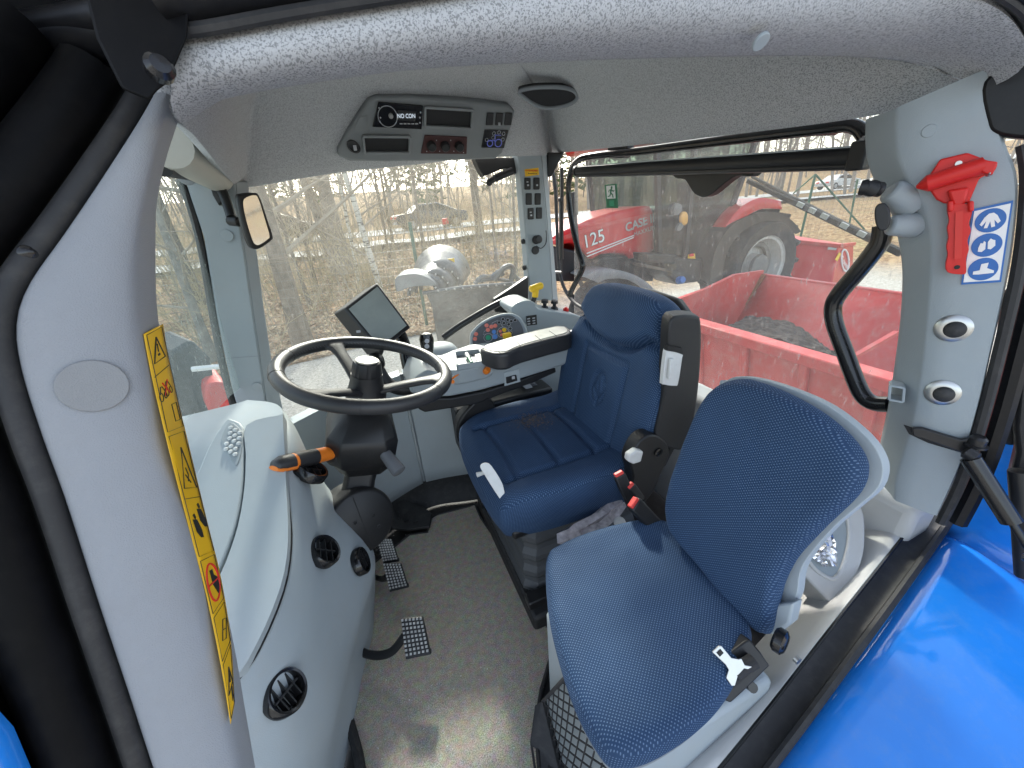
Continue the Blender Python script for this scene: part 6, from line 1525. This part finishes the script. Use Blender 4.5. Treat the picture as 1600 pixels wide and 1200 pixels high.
MB().prism([yc(*p, .5) for p in [(864,384),(912,394),(925,410),(945,400),(1022,400),(1022,440),(870,440)]], (0,.6,0)).build('engine', 'black_plastic', rt, bevel=.03)
# cab: roof, posts, glass
MB().prism([yc(*p, .15) for p in [(985,205),(1000,196),(1120,182),(1210,180),(1215,200),(1130,208),(995,219)]], (0,1.7,0)).build('cab_roof', 'red_paint_clean', rt, bevel=.05)
for a, b in (((1026,205),(1030,400)),((1088,200),(1070,405)),((1190,195),(1130,360))): MB().bar(yc(*a,.18), yc(*b,.18), .06, .06, up=(0,1,0)).build('cab_post', 'black_plastic', rt)
for a, b in (((1026,205),(1030,390)),((1190,195),(1140,340))): MB().bar(yc(*a,.18)+V((0,1.6,0)), yc(*b,.18)+V((0,1.6,0)), .06, .06, up=(0,1,0)).build('cab_post', 'black_plastic', rt)
MB().prism([yc(*p, .2) for p in [(1026,206),(1190,196),(1138,345),(1105,398),(1030,400)]], (0,.01,0)).build('cab_glass', 'glass_cab', rt)
MB().prism([yc(*p, .2)+V((0,1.55,0)) for p in [(1026,206),(1190,196),(1138,345),(1105,398),(1030,400)]], (0,.01,0)).build('cab_glass', 'glass_cab', rt)
MB().prism([yc(*p, .6) for p in [(1095,280),(1128,278),(1124,345),(1092,352)]], (0,.5,0)).build('cab_seat', 'black_plastic', rt, bevel=.04)
MB().box(yc(1060,385,.9), (1.5,1.0,.75)).build('cab_floor', 'black_plastic', rt, bevel=.05)
MB().box(yc(1040,350,.5), (.3,.6,.5)).build('cab_console', 'black_plastic', rt, bevel=.05)
MB().lathe([(.085,.03),(.085,.07),(.05,.09),(0,.09)], yc(1057,327,.05), (-.4,1,0), 18).build('lamp_housing', 'black_plastic', rt)
MB().lathe([(.075,0),(.07,.012),(0,.016)], yc(1057,327,.075), (-.4,-1,0), 18).build('work_light', 'rim_dark', rt)
MB().tube([yc(1058,332,.1), yc(1068,352,.2)], .02, 6).build('lamp_arm', 'black_plastic', rt)
MB().prism([yc(*p, .05) for p in sm([(1066,334),(1072,330),(1076,336),(1075,350),(1068,352),(1065,345)],2)], (0,.06,0)).build('indicator_lamp', 'lamp_orange', rt, bevel=.02)
MB().disc(yc(1060,354,.10), (0,-1,0), .06, .04, 18, scale=(1.1,.7)).build('marker_lamp', 'rim_dark', rt)
MB().prism([yc(*p, .1) for p in [(1075,398),(1085,396),(1086,404),(1074,405)]], (0,-.01,0)).build('yellow_decal', 'yellow_sticker', rt); MB().prism([yc(*p, .08) for p in [(1077,397),(1083,396),(1084,400),(1077,401)]], (0,-.01,0)).build('red_decal', 'sticker_red', rt)
# steps, tank and tank cap
MB().prism([yc(*p, .05) for p in [(1030,402),(1100,405),(1095,440),(1060,445),(1040,430)]], (0,.5,0)).build('fuel_tank', 'black_plastic', rt, bevel=.03)
MB().prism([yc(*p, -.02) for p in [(1010,396),(1058,398),(1056,412),(1012,410)]], (0,.3,0)).build('step_box', 'black_plastic', rt, bevel=.02)
MB().prism([yc(*p, .0) for p in [(1005,412),(1042,420),(1050,426),(1010,418)]], (0,.3,0)).build('step', 'bark', rt, bevel=.01)
MB().lathe([(.055,0),(.055,.07),(.04,.10),(0,.10)], yc(1061,438,-.02), (-.2,-1,.25), 14).build('blue_cap', 'sticker_blue', rt)
# wheels
def wheel(c, r, wd, rimr, nl):
    w_ = MB().lathe([(rimr,-.02),(r*.80,-wd*.1-.02),(r*.93,.02),(r*.97,wd*.2),(r*.97,wd*.8),(r*.93,wd),(rimr,wd)], c, (0,1,0), 40, cap=False).build('tyre', 'tyre', rt)
    lg = MB()
    for k in range(nl):
        a = 2*math.pi*k/nl
        for s in (0,1):
            aa = a+s*math.pi/nl; y0, y1 = (0.0,.52) if s == 0 else (1.0,.48)
            d0, d1 = V((math.cos(aa),0,math.sin(aa))), V((math.cos(aa+.16),0,math.sin(aa+.16)))
            lg.bar(c+d0*r*.985+V((0,wd*y0,0)), c+d1*r*.985+V((0,wd*y1,0)), .06, .07, up=d0)
    lg.build('tread_lugs', 'tyre', w_)
    rm = MB().lathe([(rimr,.0),(rimr*.97,.02),(rimr*.9,.03),(rimr*.84,.16),(rimr*.60,.26),(rimr*.42,.22),(rimr*.36,.10),(rimr*.30,.08),(0,.07)], c+V((0,-.03,0)), (0,1,0), 36, cap=False).build('rim', 'rim_silver', w_)
    MB().lathe([(rimr*.40,.0),(rimr*.38,-.05),(rimr*.2,-.07),(0,-.07)], c+V((0,.075,0)), (0,1,0), 24).build('hub', 'rim_dark', rm)
    MB().ring(c+V((0,.17,0)), (0,1,0), rimr*.72, .05, 32, 6).build('dish_shade_ring', 'rim_dark', rm)  # dark ring added to paint shade into the dished rim
    for k in range(8):
        a = 2*math.pi*k/8; MB().disc(c+V((rimr*.24*math.cos(a), .045, rimr*.24*math.sin(a))), (0,-1,0), .025, .03, 6).build('wheel_nut', 'rim_silver', rm)
wcen = yc(1190,417,-.02); wheel(wcen, .80, .50, .46, 18)
fcen = yc(962,478,.15); wheel(V((fcen.x, fcen.y, GZ+.58)), .58, .42, .36, 16)
# rear fender: grey arch with red panel
fe_ = [(1108,440),(1112,405),(1124,375),(1142,352),(1165,338),(1190,331),(1215,333),(1236,345),(1250,362)]
fi_ = [(1128,440),(1132,410),(1142,384),(1158,364),(1176,352),(1194,346),(1214,346),(1230,354),(1243,366)]
A1, A2 = spline([yc(*p, -.08) for p in fe_],4), spline([yc(*p, -.08) for p in fi_],4)
MB().loft([A2, [p+V((0,-.02,0)) for p in A1], [p+V((0,.62,0)) for p in A1], [p+V((0,.62,0)) for p in A2]], False).build('fender', 'black_plastic', rt, smooth=50)
rp1, rp2 = [(1130,360),(1146,336),(1166,318),(1190,309),(1220,314)], [(1152,352),(1164,340),(1180,330),(1196,325),(1222,326)]
B1_, B2_ = spline([yc(*p, -.02) for p in rp1],4), spline([yc(*p, -.09) for p in rp2],4)
MB().loft([B2_, B1_, [p+V((0,.55,0)) for p in B1_]], False).build('fender_panel', 'red_paint_clean', rt, smooth=50, solid=.02)
A1, A2 = spline([yc(*p, .05) for p in [(915,432),(930,424),(950,421),(975,424),(1000,434),(1020,450),(1030,470)]],4), spline([yc(*p, .05) for p in [(935,442),(950,436),(975,436),(995,444),(1010,458),(1016,470),(1020,480)]],4)
MB().loft([A2, A1, [p+V((0,.4,0)) for p in A1]], False).build('front_fender', 'grey_plastic_dark', rt, smooth=50, solid=.02)
MB().tube([yc(905,420,.3), yc(895,300,.3)], .03, 8).build('exhaust', 'black_metal', rt)

# ---- red bucket box with soil, and red box behind
def q3(px, py, z): return az(px, py, z)
tb = thing('red_tipping_box', 'large open red steel tipping box behind the tractor, partly filled with soil', 'tipping box')
ZR = .20
n0, n1 = q3(1012,485,ZR), q3(1470,625,ZR)        # near rim
f0, f1 = q3(1192,431,ZR), q3(1500,474,ZR)        # far rim
f0.z = f1.z = ZR
zb = ZR-.75
def low_(p, dx=0): return V((p.x+dx, p.y, zb))
MB().prism([n0, n1, low_(n1,.15), low_(n0,.15)], (.05,.0,0)).build('near_wall', 'red_paint', tb)
MB().bar(n0+V((.02,0,.0)), n1+V((.02,0,.0)), .12, .07).build('rim_rail', 'red_paint', tb, bevel=.01)
# curved floor and far wall
rows_ = []
for t in range(13):
    a = t/12; 
    x_ = .15+ (1-.15)*a; z_ = zb + (ZR-zb)*max(0,(a-.45)/.55)**1.8
    rows_.append([V((n0.x+(f0.x-n0.x)*x_, n0.y+(f0.y-n0.y)*x_, z_)), V((n1.x+(f1.x-n1.x)*x_, n1.y+(f1.y-n1.y)*x_, z_))])
MB().loft(rows_, False).build('floor_and_far_wall', 'red_paint', tb, smooth=60, solid=.03)
MB().bar(f0, f1, .06, .05).build('rim_rail', 'red_paint', tb, bevel=.01)
# left end wall follows the curved floor
ew = [n0, V((n0.x+(f0.x-n0.x)*.45, n0.y+(f0.y-n0.y)*.45, ZR+.04)), V((n0.x+(f0.x-n0.x)*.7, n0.y+(f0.y-n0.y)*.7, ZR+.10)), f0+V((0,0,.06))]+[rows_[t][0] for t in (12,10,8,6,4,2,0)]+[low_(n0,.15)]
MB().prism(ew, (0,.04,0)).build('end_wall', 'red_paint', tb)
for t in (.12,.3,.5,.7,.88):
    p = n0.lerp(n1, t); MB().bar(p+V((-.012,0,-.03)), low_(p,.135)+V((0,0,.05)), .05, .03, up=(1,0,0)).build('rib', 'red_paint', tb, bevel=.006)
MB().bar(f0+V((-.03,-.03,.02)), V((f0.x-.35,f0.y-.03,ZR-.40)), .05, .02).build('weld_rust', 'rust', tb)
soil = MB(); rws = []
for i in range(34):
    a = i/33; r_ = []
    for j in range(22):
        b = j/21; tp = V((1090,520,0)).lerp(V((1400,620,0)), a); ft = V((1150,482,0)).lerp(V((1300,572,0)), a**.75)
        q = tp.lerp(ft, b); ed = min(a, 1-a, b+.3, 1-b)
        z_ = -.10 + .14*math.sin(min(1,a*1.3)*math.pi*.8) - .30*max(0, 1-ed/.08)
        p = az(q.x, q.y, -.10); r_.append(V((p.x, p.y, z_+random.uniform(0,.03))))
    rws.append(r_)
so2 = soil.loft(rws, False).build('soil_heap', 'soil', smooth=0, fix=False); tag(so2, 'heap of dark soil lying in the red tipping box', 'soil')
MB().box(((n0.x+f1.x)/2, (n0.y+f1.y)/2, (zb+GZ)/2-.03), (.9,.7,zb-GZ-.08)).build('chassis', 'black_plastic', tb, bevel=.03)
MB().bar(q3(1330,560,ZR-.25), q3(1400,520,ZR-.15), .03, .03).build('inner_brace', 'red_paint', tb)
rb_ = thing('red_spreader_box', 'small red spreader box with white oval logo right of the red tractor', 'spreader')
XB = 5.9; 
bq = [ak(1236,378,6.6), ak(1310,386,6.2), ak(1300,455,6.2), ak(1240,445,6.6)]
e1, e2 = ak(1334,383,6.7), ak(1345,420,6.7)
MB().add([bq[0], bq[1], bq[2]+V((0,0,-.2)), bq[3]+V((0,0,-.2)), bq[0]+V((.9,.6,0)), e1, e2+V((0,0,-.5)), bq[3]+V((.9,.6,-.2))], [(0,1,2,3),(1,5,6,2),(4,5,1,0),(7,4,0,3),(5,4,7,6),(3,2,6,7)]).build('hopper', 'red_paint_clean', rb_, bevel=.02)
MB().bar(bq[0]+V((0,0,.02)), bq[1]+V((0,0,.02)), .05, .05).build('rim_lip', 'red_paint', rb_); MB().bar(bq[1]+V((0,0,.02)), e1+V((0,0,.02)), .05, .05).build('rim_lip', 'red_paint', rb_)
sn = (e1-bq[1]).cross(bq[2]-bq[1]).normalized()
if sn.dot(CAM-e1) < 0: sn = -sn
def asd(px, py, l=.012): return apl(px, py, bq[1], sn)+sn*l
MB().tube([asd(1319+5.5*math.cos(a)+1.2*math.sin(a), 407+17*math.sin(a)) for a in [k*2*math.pi/28 for k in range(28)]], .014, 5, closed=True).build('oval_logo', 'white_paint', rb_)
lu_ = (asd(1324,420)-asd(1313,403)).normalized(); lv = sn.cross(lu_)
if lv.dot(asd(1325,400)-asd(1315,410)) < 0: lv = -lv
text_mesh('Tokvam', .15, asd(1318.5,411.5,.016), lu_, lv, 'white_paint', 'logo_lettering', rb_, font_scale_x=.8)
MB().prism([asd(*p) for p in [(1303,406),(1309,395),(1312,397),(1306,408)]], sn*.01).build('yellow_decal', 'yellow_plastic', rb_)
fn = (bq[1]-bq[0]).cross(bq[3]-bq[0]).normalized()
if fn.dot(CAM-bq[0]) < 0: fn = -fn
MB().prism([apl(*p, bq[0]+fn*.03, fn) for p in [(1294,386),(1308,388),(1306,391),(1293,390)]], fn*.01).build('maker_plate', 'rim_silver', rb_)
# red and dark machine parts seen low through the windscreen
wr = thing('yard_machine', 'red and grey machine parts parked in front, seen low through the windscreen', 'machine')
MB().prism([ay(*p, 3.2) for p in sm([(322,605),(345,598),(356,606),(362,640),(340,655),(325,640)],3)], (-.2,.5,0)).build('red_cover', 'red_paint', wr, bevel=.03)
MB().prism([ay(*p, 3.4) for p in [(262,552),(300,530),(330,560),(352,690),(300,720),(270,640)]], (-.3,.5,0)).build('dark_frame', 'plough_rubber', wr, bevel=.03)
MB().tube([ay(300,577,3.1), ay(350,572,3.1)], .02, 6).build('white_bar', 'white_paint', wr)

# ================================================================= re-base things: every Empty sits at the foot of its thing
bpy.context.view_layer.update()
for o in [o for o in col.objects if o.type == 'EMPTY' and o.children]:
    lo, hi = V((1e9,)*3), V((-1e9,)*3)
    for ch in o.children:
        for c in ch.bound_box:
            p = ch.matrix_world @ V(c); lo = V(map(min, lo, p)); hi = V(map(max, hi, p))
    b = V(((lo.x+hi.x)/2, (lo.y+hi.y)/2, lo.z))
    for ch in o.children: ch.location = ch.location - b
    o.location = b
